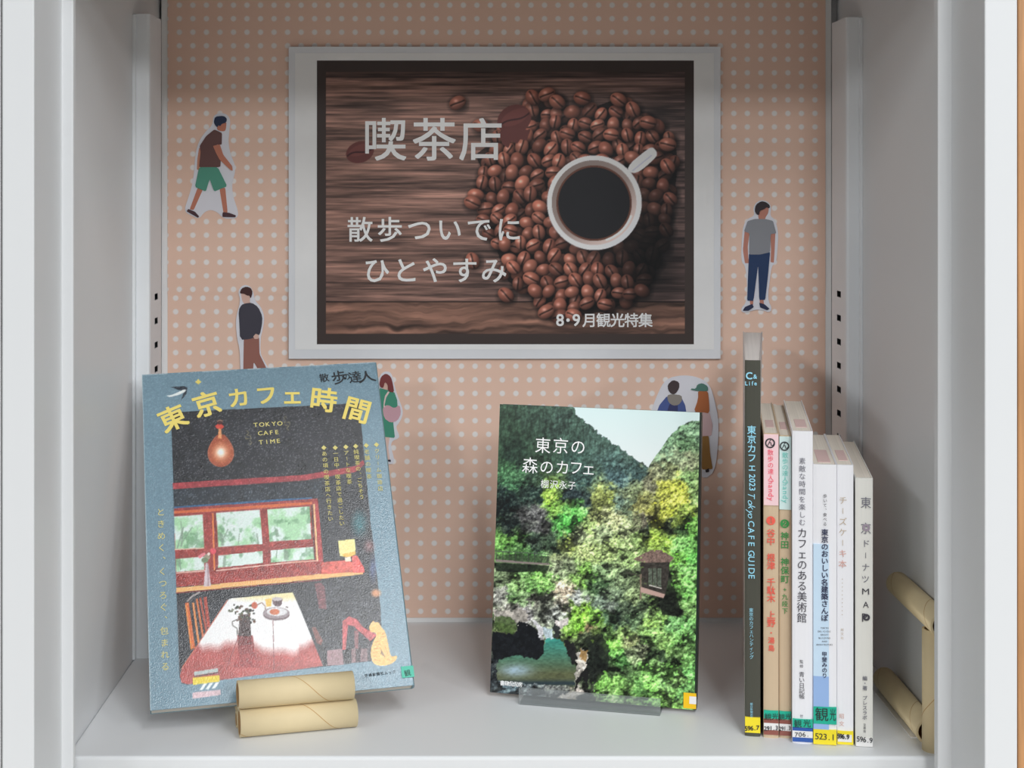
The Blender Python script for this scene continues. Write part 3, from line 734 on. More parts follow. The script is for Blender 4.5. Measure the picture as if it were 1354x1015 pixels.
pr.poly(mp(c530,(415,300),(445,300),(452,420),(410,420)), (220, 150, 100)); pr.poly(mp(c530,(375,280),(400,262),(450,262),(478,285),(455,310),(400,312)), (206, 74, 62)); pr.poly(mp(c530,(398,218),(462,215),(462,262),(398,262)), (74, 44, 44)); pr.path(mp(c530,(400,225),(430,215),(460,225)), 1.2, (150,120,100))
for ox, oy, sg_ in ((328, 577, 1), (380, 561, -1)):
    pr.path([(ox - 2 * sg_, oy - 8 * sg_), (ox + 1 * sg_, oy - 5 * sg_), (ox - 2 * sg_, oy - 2 * sg_), (ox + 3 * sg_, oy - 1 * sg_), (ox + 4 * sg_, oy + 3 * sg_), (ox - 3 * sg_, oy + 3 * sg_), (ox - 3 * sg_, oy - 1 * sg_)], .7, (150, 142, 104), .8); pr.path([(ox + 2 * sg_, oy + 5 * sg_), (ox + 5 * sg_, oy + 8 * sg_), (ox + 3 * sg_, oy + 11 * sg_), (ox + 1 * sg_, oy + 8 * sg_)], .7, (150, 142, 104), .7)
# swallow, diamond
c180 = lambda x, y: (180 + x / 8.456, 470 + y / 8.456)
pr.poly(mp(c180,(378,350),(540,343),(574,360),(562,430),(500,505),(525,430),(545,395),(470,385)), (44, 52, 62)); pr.poly(mp(c180,(330,450),(400,440),(480,405),(552,372),(556,402),(480,440),(380,465)), (224, 230, 230), sm=1)
pr.poly(mp(c180,(695,262),(712,282),(730,295),(710,312),(695,325),(680,312),(660,295),(680,280)), (222, 204, 104))
# logo at the foot
pr.poly(mp(c770,(212,800),(425,766),(430,798),(217,832)), (172, 182, 180)); pr.line(c770(215,842), c770(432,806), 1.4, (70,66,70)); pr.poly(mp(c770,(203,852),(440,828),(445,885),(205,916)), (224, 200, 60))
for i in range(3): pr.poly(mp(c770,(262 + 55 * i, 962 - 6 * i),(300 + 55 * i, 905 - 6 * i),(330 + 55 * i, 902 - 6 * i),(290 + 55 * i, 960 - 6 * i)), (228, 236, 236))
pr.poly(mp(c770,(200,985),(450,958),(452,1005),(203,1040)), (206, 178, 184), noise=.15, nf=.6)
# printed frame of fine stitches round the picture
for i in range(100):
    t = i / 99; pr.ell(224.5 + 11 * t, 548 + 340 * t, .7, .7, (84, 108, 120), .7)
ew = ((pr.U < -W1 / 2 + .0006) | ((pr.V > H1 - .0007) & (fbm(X * .08, Y * .08, 19, 3) > .45)))
pr.A[ew] = pr.A[ew] * .45 + np.array([196, 206, 210.]) * .55
# film grain, stronger where the sheen falls, with its glints painted as pale specks
rs = np.random.RandomState(3); g0 = rs.rand(pr.nz * 2, pr.nx * 2)
g = (np.repeat(np.repeat(g0[::3, ::3], 3, 0), 3, 1)[:X.shape[0], :X.shape[1]] - .5)
haze = np.clip((X - 330) / 240, 0, 1) * np.clip((Y - 590) / 160, 0, 1)
dark_w = np.clip(1.5 - pr.A.mean(-1) / 100, .25, 1)
pr.A *= (1 + (.35 + .2 * haze) * g * dark_w)[..., None]
pr.A += ((g > .40) * 34 * dark_w)[..., None]
COVER1 = mat_attr('magazine_print', rough=.25, spec=.8, bump=.4, bscale=1100)
pr.build('cover_picture', COVER1, b1, -0.0002, .9)
YEL = mat('yellow_ink', (232, 212, 116), rough=.45); YEL2 = mat('pale_yellow_ink', (212, 202, 128), rough=.45); BLK = mat('black_ink', (46, 48, 52), rough=.5)
c2 = lambda x, y: (180 + x / 3.56, 470 + y / 3.56)
letters([('東', *c2(172,295), 37, 22), ('京', *c2(332,228), 37, 14), ('カ', *c2(482,198), 30, 6), ('フ', *c2(612,186), 30, 2), ('ェ', *c2(735,188), 30, -3), ('時', *c2(882,208), 37, -11), ('間', *c2(1040,256), 37, -20)], YEL, b1, P1, y=-.0005, fat=.022)
letters([('散', *c2(885,105), 13, 5), ('歩', *c2(955,103), 21, 5), ('の', *c2(990,100), 11, 5), ('達', *c2(1030,102), 18, 5), ('人', *c2(1085,100), 18, 5, 1.4)], BLK, b1, P1, y=-.0005, fat=.01)
letters(horiz('TOKYO', 338, 562, 370, 560, 8.5, 1.1, 3) + horiz('CAFE', 344, 573, 366, 571.5, 8.5, 1.1, 3) + horiz('TIME', 345, 585, 368, 583, 8.5, 1.1, 3), YEL2, b1, P1, y=-.0005, fat=.012)
letters(vert('ときめく、くつろぐ、包まれる', 212.5, 677, 218.5, 881, 11.5), YEL2, b1, P1, y=-.0005)
for s, xa, ya, xb, yb_ in (('◆あの頃の喫茶店へ行きたい', 428, 592, 437, 686), ('◆一日中、喫茶店で過ごしたい', 443, 592, 452, 692), ('◆アートな喫茶', 457, 591, 462, 637), ('◆純喫茶の、ごちそう', 470, 590, 478, 657), ('◆老舗の喫茶', 484, 589, 488, 630), ('◆クリーム珈琲店', 497.5, 588, 503, 646)):
    letters(vert(s, xa, ya, xb, yb_, 7.2), YEL2, b1, P1, y=-.0005, fat=.006)
letters(horiz('交通新聞社ムック', 484, 893, 521, 888, 4.6, 1, 6), BLK, b1, P1, y=-.0005, fat=.01)
GRN = mat('green_label', (34, 172, 144), rough=.35, spec=.5); LBY = mat('yellow_label', (246, 214, 44), rough=.35, spec=.5); LBB = mat('blue_label', (46, 86, 160), rough=.35, spec=.5); LBR = mat('brown_label', (140, 84, 74), rough=.35); LBW = mat('white_label', (226, 224, 222), rough=.35)
ua, va = P1.uv(529.5, 890); box('shelf_label', W1 / 2 - .0075, W1 / 2 + .0014, -.0009, -.0003, va - .0035, va + .0045, GRN, b1)
letters([('観', 538.5, 890, 9, 6)], BLK, b1, P1, y=-.0011)

# ---- forest café book
O2 = np.array([0.0910, 1.1146, 0.0033]); R2 = np.array(rot_m(-13.72, -7.72, 0.35)); P2 = Plane(O2, R2); W2, H2, T2 = .1496, .210, .012
b2 = thing('forest_cafe_book', 'green forest and river café book standing on a clear acrylic stand', 'book', M=P2.matrix())
wrap_book(b2, W2, H2, T2, mat('forest_cover_edge', (44, 58, 50), rough=.3, spec=.5), PAPER)
pr = Print(P2, -W2 / 2, W2 / 2, 0, H2, 300, 424)
X, Y = pr.X, pr.Y
CPA = [(150,150,45,75,60),(300,100,50,80,70),(450,150,55,85,80),(200,300,35,60,50),(300,380,45,70,55),(160,450,60,110,70),(150,600,20,35,35),(300,560,30,50,45),(550,300,55,90,85),(600,450,55,85,80),(520,560,35,50,55),(750,350,70,105,105),(800,450,60,90,95),(900,420,60,90,90),(600,600,40,55,60),(650,250,65,98,95),(420,280,48,78,66),(400,570,140,180,60),(430,620,110,160,60),(520,700,80,180,70),(560,660,100,190,80),(480,740,70,160,60),(300,680,95,95,95),(330,740,85,85,85),(250,700,70,70,70),(380,800,60,80,60),(110,650,15,25,25),(150,750,20,30,30),(130,820,80,130,50),(100,860,100,160,70),(180,840,70,120,50),(300,850,40,55,45),(420,860,50,70,50),(200,930,60,100,50),(280,940,70,120,60),
 (690,600,170,185,90),(740,580,160,175,80),(650,680,175,190,110),(720,680,190,200,130),(800,700,185,190,130),(850,760,160,175,120),(620,750,170,200,110),(700,780,150,170,120),(760,850,165,190,110),(560,800,150,165,120),(500,850,160,180,90),(450,940,150,165,110),(600,900,165,185,110),(700,920,150,175,100),(850,860,140,165,100),(900,820,120,150,80),(850,930,130,160,90),
 (900,520,110,125,85),(880,560,120,135,95),(800,600,90,115,100),(860,640,100,120,90),(940,620,130,130,70),(960,720,90,85,70),(980,760,60,70,60),(1000,680,140,140,60),(1080,500,175,180,60),(1150,520,190,200,60),(1180,580,195,205,65),(1080,600,190,195,70),(1100,680,180,190,60),(1200,650,150,180,70),(1040,720,160,165,50),(1150,700,110,130,50),(1100,750,50,60,40),(1180,760,60,90,50),(1000,800,150,185,60),(1080,830,140,175,60),(1220,760,110,180,70),(1240,820,110,190,80),(1180,860,120,190,90),(1240,950,90,180,70),(1160,960,110,180,60),
 (1150,200,100,140,100),(1200,250,90,130,85),(1240,180,110,150,110),(1150,330,130,150,110),(1080,300,110,145,110),(1220,380,140,150,110),(1050,420,120,125,90),(1000,480,110,110,85),(1100,430,130,140,90),(1230,450,120,160,90),(1250,560,140,180,100)]
CPB = [(200,60,60,90,50),(300,50,70,110,60),(120,150,110,130,90),(180,190,120,160,90),(330,130,120,180,80),(370,170,130,190,90),(290,200,110,165,80),(240,270,110,140,90),(170,260,100,140,80),(100,260,150,150,140),(350,310,110,115,100),(450,60,130,140,110),(500,100,110,125,90),(560,160,130,180,80),(600,120,120,175,70),(640,150,90,140,60),(680,200,60,90,55),(700,100,120,150,100),(780,100,140,170,110),(820,60,150,180,110),(850,150,110,130,90),(480,240,200,180,150),(470,300,180,170,150),(560,280,160,165,160),(440,360,170,175,165),(540,350,110,160,50),(600,360,140,200,60),(650,380,120,185,60),(560,430,120,190,50),(620,460,150,130,90),(700,300,110,130,110),(750,260,100,120,90),(700,420,90,130,50),(760,400,60,90,60),(850,330,60,75,55),(800,400,40,55,45),(880,400,90,120,80),(900,280,120,140,90),(740,320,100,110,100),(660,490,70,90,40),(720,480,70,100,50),(600,520,50,60,40),(660,580,30,35,30),(690,650,20,25,22),(650,720,25,28,25),(780,540,120,190,70),(830,500,140,180,90),(870,530,160,170,110),(800,600,100,170,70),(830,640,60,110,50),(880,620,140,160,110),(940,580,150,160,120),(1000,430,150,200,90),(1060,400,140,190,90),(1130,430,130,200,110),(1200,430,110,180,90),(1150,520,110,170,80),(1000,500,130,180,90),(1080,570,110,150,70),(960,520,110,150,80),(1060,620,50,70,45),(1150,600,70,100,50),(1000,600,60,80,50),(780,700,50,70,40),(750,760,110,170,70),(800,780,120,180,80),(700,800,100,160,60),(850,700,70,100,55),(960,720,130,200,90),(1050,680,140,200,100),(1100,700,120,190,80),(1180,660,110,170,80),(1220,700,110,190,90),(1000,800,120,190,80),(1080,780,140,200,110),(1150,760,130,180,90),(920,820,80,130,60),(950,880,120,180,80),(850,830,90,130,60),(720,870,130,180,90),(780,900,150,190,120),(900,920,140,180,100),(1000,900,120,180,80),(1100,880,110,160,70),(1130,930,100,150,60),(1200,850,100,160,80),(1060,120,60,60,55),(1150,150,130,190,90),(1200,100,130,200,100),(1200,250,110,180,80),(1150,220,100,160,70),(1100,300,20,25,22),(1050,300,30,35,30),(1150,350,25,30,25),(1210,330,110,160,80),(1230,200,120,200,90),(960,200,70,80,55),(1000,320,110,140,80),(940,320,80,100,70),
 (150,350,150,145,135),(230,370,170,165,165),(300,300,90,90,80),(90,400,70,90,50),(120,470,120,130,80),(60,700,35,40,45),(60,820,60,70,75),(120,830,80,100,110),(300,850,100,110,115),(420,860,110,112,110),(620,860,60,60,55),(560,900,150,140,125),(660,900,110,130,80)]
cpx = np.array([640 + a[0] / 4.51 for a in CPA] + [640 + a[0] / 4.51 for a in CPB]); cpy = np.array([530 + a[1] / 4.51 for a in CPA] + [730 + a[1] / 4.51 for a in CPB])
cpc = np.array([a[2:] for a in CPA] + [a[2:] for a in CPB], float)
dx = (fbm(X * .13, Y * .13, 5, 4) - .5) * 26; dy = (fbm(X * .13, Y * .13, 15, 4) - .5) * 26
num = np.zeros(X.shape + (3,)); den = np.zeros(X.shape)
for i in range(len(cpx)):
    ww = 1.0 / (((X + dx - cpx[i]) ** 2 + (Y + dy - cpy[i]) ** 2) + 6.0) ** 2.2
    num += ww[..., None] * cpc[i]; den += ww
base = num / den[..., None]
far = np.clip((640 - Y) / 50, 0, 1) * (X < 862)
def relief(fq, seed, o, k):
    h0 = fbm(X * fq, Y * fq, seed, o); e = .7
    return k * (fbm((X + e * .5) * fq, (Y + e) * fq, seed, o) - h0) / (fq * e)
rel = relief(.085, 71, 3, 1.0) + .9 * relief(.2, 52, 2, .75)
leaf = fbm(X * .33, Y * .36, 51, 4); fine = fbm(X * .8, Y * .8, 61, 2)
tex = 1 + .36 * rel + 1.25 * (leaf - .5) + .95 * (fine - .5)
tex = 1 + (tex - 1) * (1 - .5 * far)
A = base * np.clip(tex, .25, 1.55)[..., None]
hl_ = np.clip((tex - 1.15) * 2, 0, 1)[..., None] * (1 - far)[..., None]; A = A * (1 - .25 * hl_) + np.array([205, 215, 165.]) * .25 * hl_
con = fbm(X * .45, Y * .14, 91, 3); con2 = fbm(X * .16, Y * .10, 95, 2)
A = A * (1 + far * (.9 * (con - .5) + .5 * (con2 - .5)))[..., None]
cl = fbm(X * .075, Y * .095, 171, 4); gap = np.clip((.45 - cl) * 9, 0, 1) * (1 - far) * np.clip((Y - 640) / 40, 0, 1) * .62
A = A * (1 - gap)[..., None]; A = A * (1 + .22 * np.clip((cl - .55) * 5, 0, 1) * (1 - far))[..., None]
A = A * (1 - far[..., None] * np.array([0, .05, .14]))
g_ = A.mean(-1, keepdims=True); A = A * .80 + g_ * .20
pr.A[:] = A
X0_, Y0_ = X, Y
pr.X = X + (fbm(X * .3, Y * .3, 301, 4) - .5) * 7; pr.Y = Y + (fbm(X * .3, Y * .3, 311, 4) - .5) * 7
cA = lambda x, y: (640 + x / 4.51, 530 + y / 4.51)
cB = lambda x, y: (640 + x / 4.51, 730 + y / 4.51)
edge = 5 * (fbm(X * .22, Y * .22, 33, 4) - .5) * 2
skyL = np.interp(X + edge * .6, [757, 764, 776, 790, 803, 822, 836, 850, 860, 900], [538, 550, 558, 572, 580, 594, 604, 612, 622, 640])
skyR = np.interp(X + edge * .6, [850, 858, 866, 875, 884, 896, 908, 930], [640, 616, 604, 592, 578, 566, 559, 553])
sk = (X > 758) & (Y < skyL + edge * .5) & (Y < skyR + edge)
sky = np.array([206, 228, 236.]) - np.array([26, 10, 4.]) * np.clip((Y - 545) / 60, -1, 1)[..., None] * -.4
pr.A[sk] = sky[sk]
# rocks, pool and waterfall
pr.poly(mp(cB,(50,340),(150,350),(230,330),(265,370),(255,410),(180,430),(60,420)), (152,146,138), noise=.6, nf=.3)
pr.poly(mp(cB,(48,470),(180,490),(210,410),(290,440),(360,520),(362,600),(320,642),(200,618),(60,645),(42,560)), (22,24,27), noise=.5, nf=.25)
pr.poly(mp(cB,(60,380),(170,385),(200,440),(170,490),(60,460)), (64,84,44), .8, noise=.8, nf=.35)
pool = mp(cB,(365,520),(420,505),(470,540),(530,640),(545,700),(535,800),(300,785),(75,765),(80,640),(200,615),(320,640),(360,600))
W, M = pr.mask(pool); x, y = X[W], Y[W]; t = np.clip((y - 845) / 45, 0, 1)[..., None]; n = fbm(x * .25, y * .6, 81, 3)[..., None]
c = (np.array([58, 134, 122.]) * (1 - t) + np.array([84, 88, 62.]) * t) * (.75 + .5 * n)
fo = np.exp(-(((x - 682) / 20) ** 2 + ((y - 886) / 8) ** 2))[..., None] * np.clip(.4 + 1.2 * n, 0, 1); c = c * (1 - fo) + np.array([150, 172, 186.]) * fo
dk = np.exp(-((y - 903) / 4) ** 2)[..., None]; c = c * (1 - .75 * dk) + np.array([28, 44, 60.]) * .75 * dk
pr.A[W] = np.where(M[..., None], c, pr.A[W])
pr.poly(mp(cB,(285,400),(320,450),(330,520),(355,515),(350,455),(310,410)), (196,194,196), noise=.5, nf=.5)
pr.poly(mp(cB,(345,450),(410,455),(415,510),(368,522)), (172,186,192), noise=.4, nf=.6)
pr.poly(mp(cB,(412,450),(425,370),(455,420),(462,495),(425,508)), (40,42,42), noise=.5, nf=.4)
pr.poly(mp(cB,(420,410),(500,385),(500,430),(455,460)), (196,188,184), noise=.4, nf=.4)
pr.poly(mp(cB,(468,510),(540,545),(570,640),(530,675),(500,600)), (30,30,30), noise=.5, nf=.3)
pr.poly(mp(cB,(538,820),(545,700),(560,600),(585,570),(620,610),(612,690),(575,740),(565,820)), (172,166,156), noise=.7, nf=.35)
pr.poly(mp(cB,(545,760),(600,690),(622,700),(620,800),(600,790),(590,740),(560,790),(560,830),(540,820)), (26,26,26))
pr.poly(mp(cB,(570,575),(615,590),(612,650),(580,640)), (150,112,60), .8, noise=.5, nf=.5)
pr.poly(mp(cB,(390,890),(470,850),(560,810),(600,830),(560,870),(460,900)), (190,180,172), noise=.4, nf=.4)
pr.poly(mp(cB,(545,850),(660,850),(670,930),(560,900)), (44,44,40), .8, noise=.8, nf=.4)
pr.poly(mp(cB,(600,520),(700,480),(745,560),(740,690),(690,760),(640,800),(620,690),(640,600)), (26,30,26), .75, noise=.9, nf=.3)
# tea house on stilts
pr.X, pr.Y = X0_, Y0_
pr.poly(mp(cB,(1040,210),(1110,120),(1170,330),(1160,380),(1060,370)), (26,30,24), .8, noise=.9, nf=.4)
pr.poly(mp(cB,(930,60),(1110,45),(1095,190),(1078,262),(1060,250),(945,215)), (54,50,46), noise=.5, nf=.4)
pr.poly(mp(cB,(975,95),(1060,95),(1058,205),(978,195)), (84,92,80), noise=.5, nf=.5)
for q in (978, 1005, 1032, 1060): pr.line(cB(q,90), cB(q,205), 1.2, (50,44,40))
pr.line(cB(850,120), cB(970,150), 1.2, (70,66,58)); pr.line(cB(935,130), cB(935,280), 2.2, (120,104,90))
pr.poly(mp(cB,(935,205),(1080,250),(1070,272),(935,238)), (176,146,136)); pr.line(cB(985,195), cB(1060,215), 1.2, (200,196,186))
pr.poly(mp(cB,(888,42),(960,2),(1010,-16),(1060,-12),(1135,34),(1110,58),(960,62)), (116,96,88), noise=.5, nf=.7)
# leaves in front of everything
rl = random.Random(77)
for i in range(1500):
    lx, ly = rl.uniform(652, 922), rl.uniform(640, 940)
    if 650 < lx < 765 and ly > 805 and not (lx > 752): continue
    j = int(np.argmin((cpx - lx) ** 2 + (cpy - ly) ** 2)); c = cpc[j] * rl.uniform(.75, 1.35)
    if cpc[j].mean() < 60: continue
    near = abs(lx - 868) < 20 and 728 < ly < 790
    if near and rl.random() < .72: continue
    pr.ell(lx, ly, rl.uniform(.8, 2.4), rl.uniform(.6, 1.5), np.clip(c, 0, 240), .75, rot=rl.uniform(-.6, .6))
# footbridge
pr.poly(mp(cB,(68,10),(390,25),(390,75),(68,48)), (44,56,40), .55); pr.poly(mp(cB,(68,42),(390,66),(390,78),(68,56)), (128,116,112)); pr.line(cB(68,-8), cB(390,12), 1.0, (70,76,70))
for i in range(9): pr.line(cB(75 + i * 38, -5 + 2 * i), cB(75 + i * 38, 44 + 3 * i), .9, (58,62,56))
pr.poly(mp(cB,(65,60),(390,80),(380,110),(180,120),(70,110)), (24,30,24), .8, noise=.7, nf=.3)
pr.A[:] = np.clip(pr.A, 12, 250)
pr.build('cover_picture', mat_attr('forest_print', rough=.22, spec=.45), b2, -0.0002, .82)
INK2 = mat('white_ink', (236, 236, 236), rough=.4)
letters([('東', 718, 588.5, 22, -1), ('京', 741.5, 589, 22, -1), ('の', 764.5, 590.5, 21, -1), ('森', 701, 615, 22, -1), ('の', 723, 617, 20, -1), ('カ', 744, 617.5, 20, -1), ('フ', 762, 618, 20, -1), ('ェ', 778.5, 619, 20, -1)], INK2, b2, P2, y=-.0005, fat=-.004)
letters(horiz('棚沢永子', 720.5, 639.5, 756.5, 641.5, 11.5, 1, -1), INK2, b2, P2, y=-.0005)
letters(horiz('書肆侃侃房', 664.5, 902.5, 688, 904.5, 6.6, 1, -3), INK2, b2, P2, y=-.0005, fat=.01)
uo, vo = P2.uv(912, 935); vo = max(vo, .0064)
box('shelf_label', W2 / 2 - .0078, W2 / 2 + .0012, -.0009, -.0003, max(.0004, vo - .0055), vo + .0052, mat('orange_label', (244, 186, 30), rough=.35), b2)
box('label_patch', W2 / 2 - .0036, W2 / 2 + .0013, -.0011, -.0003, vo - .0022, vo + .0030, LBW, b2)
box('spine_strip', W2 / 2 + .0005, W2 / 2 + .0014, .0008, T2 - .002, .006, H2 - .002, mat('forest_spine', (34, 42, 36), rough=.3), b2)

# clear acrylic stand
AC = bpy.data.materials.new('clear_acrylic'); AC.use_nodes = True
nt = AC.node_tree; nt.nodes.remove(nt.nodes['Principled BSDF'])
N = nt.nodes.new; tr_ = N('ShaderNodeBsdfTransparent'); gl_ = N('ShaderNodeBsdfPrincipled'); fr_ = N('ShaderNodeLayerWeight'); fr_.inputs['Blend'].default_value = .35
nz = N('ShaderNodeTexNoise'); nz.inputs['Scale'].default_value = 30
mr = N('ShaderNodeMapRange'); mr.inputs['To Min'].default_value = .05; mr.inputs['To Max'].default_value = .15
mr2 = N('ShaderNodeMapRange'); mr2.inputs['To Min'].default_value = .14; mr2.inputs['To Max'].default_value = .75
mxs = N('ShaderNodeMixShader')
tr_.inputs[0].default_value = (.95, .965, .965, 1); gl_.inputs['Base Color'].default_value = (.62, .65, .66, 1)
nt.links.new(nz.outputs[0], mr.inputs['Value']); nt.links.new(mr.outputs[0], gl_.inputs['Roughness'])
nt.links.new(fr_.outputs['Fresnel'], mr2.inputs['Value']); nt.links.new(mr2.outputs[0], mxs.inputs[0]); nt.links.new(tr_.outputs[0], mxs.inputs[1]); nt.links.new(gl_.outputs[0], mxs.inputs[2])
nt.links.new(mxs.outputs[0], nt.nodes['Material Output'].inputs['Surface'])
P2s = Plane((O2[0], O2[1], 0.0), np.array(rot_m(-13.72, 0, 0)))
st2_ = thing('acrylic_stand', 'clear acrylic easel stand with a low front lip under the forest book', 'book stand', M=P2s.matrix())
def lb(name, x0, x1, y0, y1, z0, z1, bv=.0004): return box(name, x0, x1, y0, y1, z0, z1, AC, st2_, bevel=bv, seg=1)
lb('ledge', -.051, .0515, -.0075, .044, 0.0, .0011, .0002)
lb('front_lip', -.051, .0515, -.0105, -.0078, 0.0, .0118)
# sloping back rest behind the book
bm = bmesh.new(); bm_box(bm, -.045, .045, 0, .0025, .0022, .15, .0003, 1)
me = from_bm(bm); me.transform(Matrix.Translation((0, .0158, 0.0)) @ Matrix.Rotation(math.radians(-7.72), 4, 'X'))
link('back_rest', me, AC, st2_)
lb('rear_foot', -.045, .045, .041, .044, .0022, .030)

# ---- tubes
def tube_mesh(L, ro=.0095, ri=.0080, n=28):
    bm = bmesh.new()
    rings = []
    for x, r in ((-L / 2, ri), (-L / 2, ro), (L / 2, ro), (L / 2, ri)):
        rings.append([bm.verts.new((x, r * math.cos(2 * math.pi * i / n), r * math.sin(2 * math.pi * i / n))) for i in range(n)])
    for k in range(4):
        a, b = rings[k], rings[(k + 1) % 4]
        for i in range(n):
            f = bm.faces.new((a[i], a[(i + 1) % n], b[(i + 1) % n], b[i])); f.smooth = k in (1, 3)
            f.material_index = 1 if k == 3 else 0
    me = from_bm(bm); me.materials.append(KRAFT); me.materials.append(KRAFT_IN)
    return me
def seam_mesh(L, ro=.0095, n=60, turns=1.35, wd=.00035, x0=-.9):
    V, Fs = [], []
    for i in range(n + 1):
        t = i / n; a = x0 + 2 * math.pi * turns * t; x = -L / 2 + L * t; r = ro + .00006
        for s in (-1, 1): V.append((x + s * wd, r * math.cos(a), r * math.sin(a)))
    for i in range(n): Fs.append((2 * i, 2 * i + 1, 2 * i + 3, 2 * i + 2))
    me = bpy.data.meshes.new('seam'); me.from_pydata(V, [], Fs); me.update(); return me
def tube(parent, p, q, ro=.0095, ph=-.9, turns=1.35):
    p, q = Vector(p), Vector(q); d = q - p; L = d.length
    M = Matrix.Translation((p + q) / 2 - parent.location) @ d.to_track_quat('X', 'Z').to_matrix().to_4x4()
    o = link('cardboard_tube', tube_mesh(L, ro, ro - .0015), None); o.parent = parent; o.matrix_local = M
    s = link('spiral_seam', seam_mesh(L, ro, x0=ph, turns=turns), KRAFT_SEAM, o)
    return o
ya = math.radians(15.0); dx_, dy_ = math.cos(ya), math.sin(ya)
ts = thing('tube_stand', 'kraft cardboard-tube stand, two tubes stacked, propping up the slate-blue magazine', 'book stand', loc=(-.115, 1.06, 0), world=True)
def at_(u, w_, z): return (-.1155 + u * dx_ - w_ * dy_, 1.0625 + u * dy_ + w_ * dx_, z)
tube(ts, at_(-.0405, 0, .0095), at_(.0405, 0, .0095), ph=-2.6, turns=1.3)
tube(ts, at_(-.0415, .0012, .0284), at_(.0385, .0012, .0284), ph=-2.3, turns=1.3)
tube(ts, at_(-.0405, .0185, .0058), at_(.0405, .0185, .0058), ro=.0058, ph=-2.9)
for s in (-.030, .030):
    tube(ts, at_(s, .029, .0095), at_(s, .125, .0095))
    tube(ts, at_(s, .096, .0190), at_(s, .096, .105))
rs2 = thing('tube_stand', 'kraft cardboard-tube stand lying empty against the cabinet side by the white books', 'book stand', loc=(.3125, 1.06, 0), world=True)
tube(rs2, (.3138, 1.0285, 0), (.3138, 1.0285, .0810), ro=.0078)
tube(rs2, (.3130, 1.0060, .0892), (.3130, 1.1120, .0892), ro=.0084)
tube(rs2, (.3130, 1.0375, .0086), (.3130, 1.1480, .0086), ro=.0085)
box('tape', .3045, .3208, 1.050, 1.140, 0.0, .0006, LBW, rs2)

# ------------------------------------------------------------------ row of spine-out books
ANG = math.radians(9.5); CA, SA = math.cos(ANG), math.sin(ANG)
RB = np.array(rot_m(-9.5, 0, 0))
def spine_book(name, label, q, Yf, th, dep, H, cover, bevel=.0009, flare=0.0, pagec=PAPER, ang=9.5):
    Xo = (q + Yf * SA) / CA
    P = Plane((Xo, Yf, 0), np.array(rot_m(-ang, 0, 0)))
    t = thing(name, label, 'book', M=P.matrix(), group='books standing upright on the right of the shelf')
    bm = bmesh.new(); c = .0006
    n = 6
    # spine with a slightly rounded face, plus two cover boards
    pts = [(0, dep), (0, .0012)] + [(th / 2 - th / 2 * math.cos(a), .0012 - .0012 * math.sin(a)) for a in np.linspace(.25, math.pi - .25, n)] + [(th, .0012), (th, dep), (th - c, dep), (th - c, .0018), (c, .0018), (c, dep)]
    def lev(z): return [bm.verts.new((x + (flare * (y / dep) * max(0, (z - .212) / .045) if flare else 0) * (x / th), y, z)) for x, y in pts]
    zs = [0, H] if not flare else [0, .212, H]
    L = [lev(z) for z in zs]
    m_ = len(pts)
    for a, b in zip(L, L[1:]):
        for i in range(m_): bm.faces.new((a[i], b[i], b[(i + 1) % m_], a[(i + 1) % m_]))
    bm.faces.new(L[0]); bm.faces.new(L[-1][::-1])
    me = from_bm(bm)
    if flare:      # pale outer covers, dark spine only
        me.materials.append(cover); me.materials.append(mat('pale_back_cover', (196, 190, 186), rough=.3, spec=.5))
        for p in me.polygons: p.material_index = 1 if abs(p.normal.x) > .9 or p.center.y > .004 else 0
    link('cover', me, cover, t)
    bm = bmesh.new()
    def pl(z):
        f = (flare * max(0, (z - .212) / .045)) if flare else 0
        return [bm.verts.new(p) for p in ((c, .0018, z), (th - c, .0018, z), (th - c + f, dep - .001, z), (c, dep - .001, z))]
    zs = [.0005, H - .0007] if not flare else [.0005, .212, H - .0007]
    L = [pl(z) for z in zs]
    for a, b in zip(L, L[1:]):
        for i in range(4): bm.faces.new((a[i], b[i], b[(i + 1) % 4], a[(i + 1) % 4]))
    bm.faces.new(L[0]); bm.faces.new(L[-1][::-1])
    link('page_block', from_bm(bm), pagec, t)
    return t, P
def stripe_pages(name, rgb, p=.0009):
    m = bpy.data.materials.new(name); m.use_nodes = True; nt = m.node_tree; b = nt.nodes['Principled BSDF']; N = nt.nodes.new
    tc = N('ShaderNodeTexCoord'); mp_ = N('ShaderNodeMapping'); mp_.inputs['Scale'].default_value = (1 / p, 4, 4)
    nz = N('ShaderNodeTexNoise'); nz.inputs['Scale'].default_value = 1.0; nz.inputs['Detail'].default_value = 3
    mx = N('ShaderNodeMix'); mx.data_type = 'RGBA'; a = alb(rgb); mx.inputs[6].default_value = (*(a * .8), 1); mx.inputs[7].default_value = (*np.clip(a * 1.12, 0, 1), 1)
    nt.links.new(tc.outputs['Object'], mp_.inputs[0]); nt.links.new(mp_.outputs[0], nz.inputs['Vector']); nt.links.new(nz.outputs[0], mx.inputs[0]); nt.links.new(mx.outputs[2], b.inputs['Base Color'])
    b.inputs['Roughness'].default_value = .8
    return m
PG = stripe_pages('striped_pages', (206, 198, 186)); PG2 = stripe_pages('coarse_pages', (206, 200, 196), .0022)
STAMP = mat('pink_stamp', (206, 178, 174), rough=.8)
def patch(t, th, z0, z1, m, x0=None, x1=None, name='shelf_label', d=0.0):
    """a label wrapped on the spine face"""
    a = .0002 if x0 is None else x0; b = th - .0002 if x1 is None else x1
    return box(name, a, b, -.0007 - d, .0010, max(z0, .0005), z1, m, t)
def zpx(P, py): return P.uv(1060, py)[1]
def stamp(t, th, H, d0, d1): box('owner_stamp', th * .25, th * .8, d0, d1, H - .0007, H - .0004, STAMP, t)
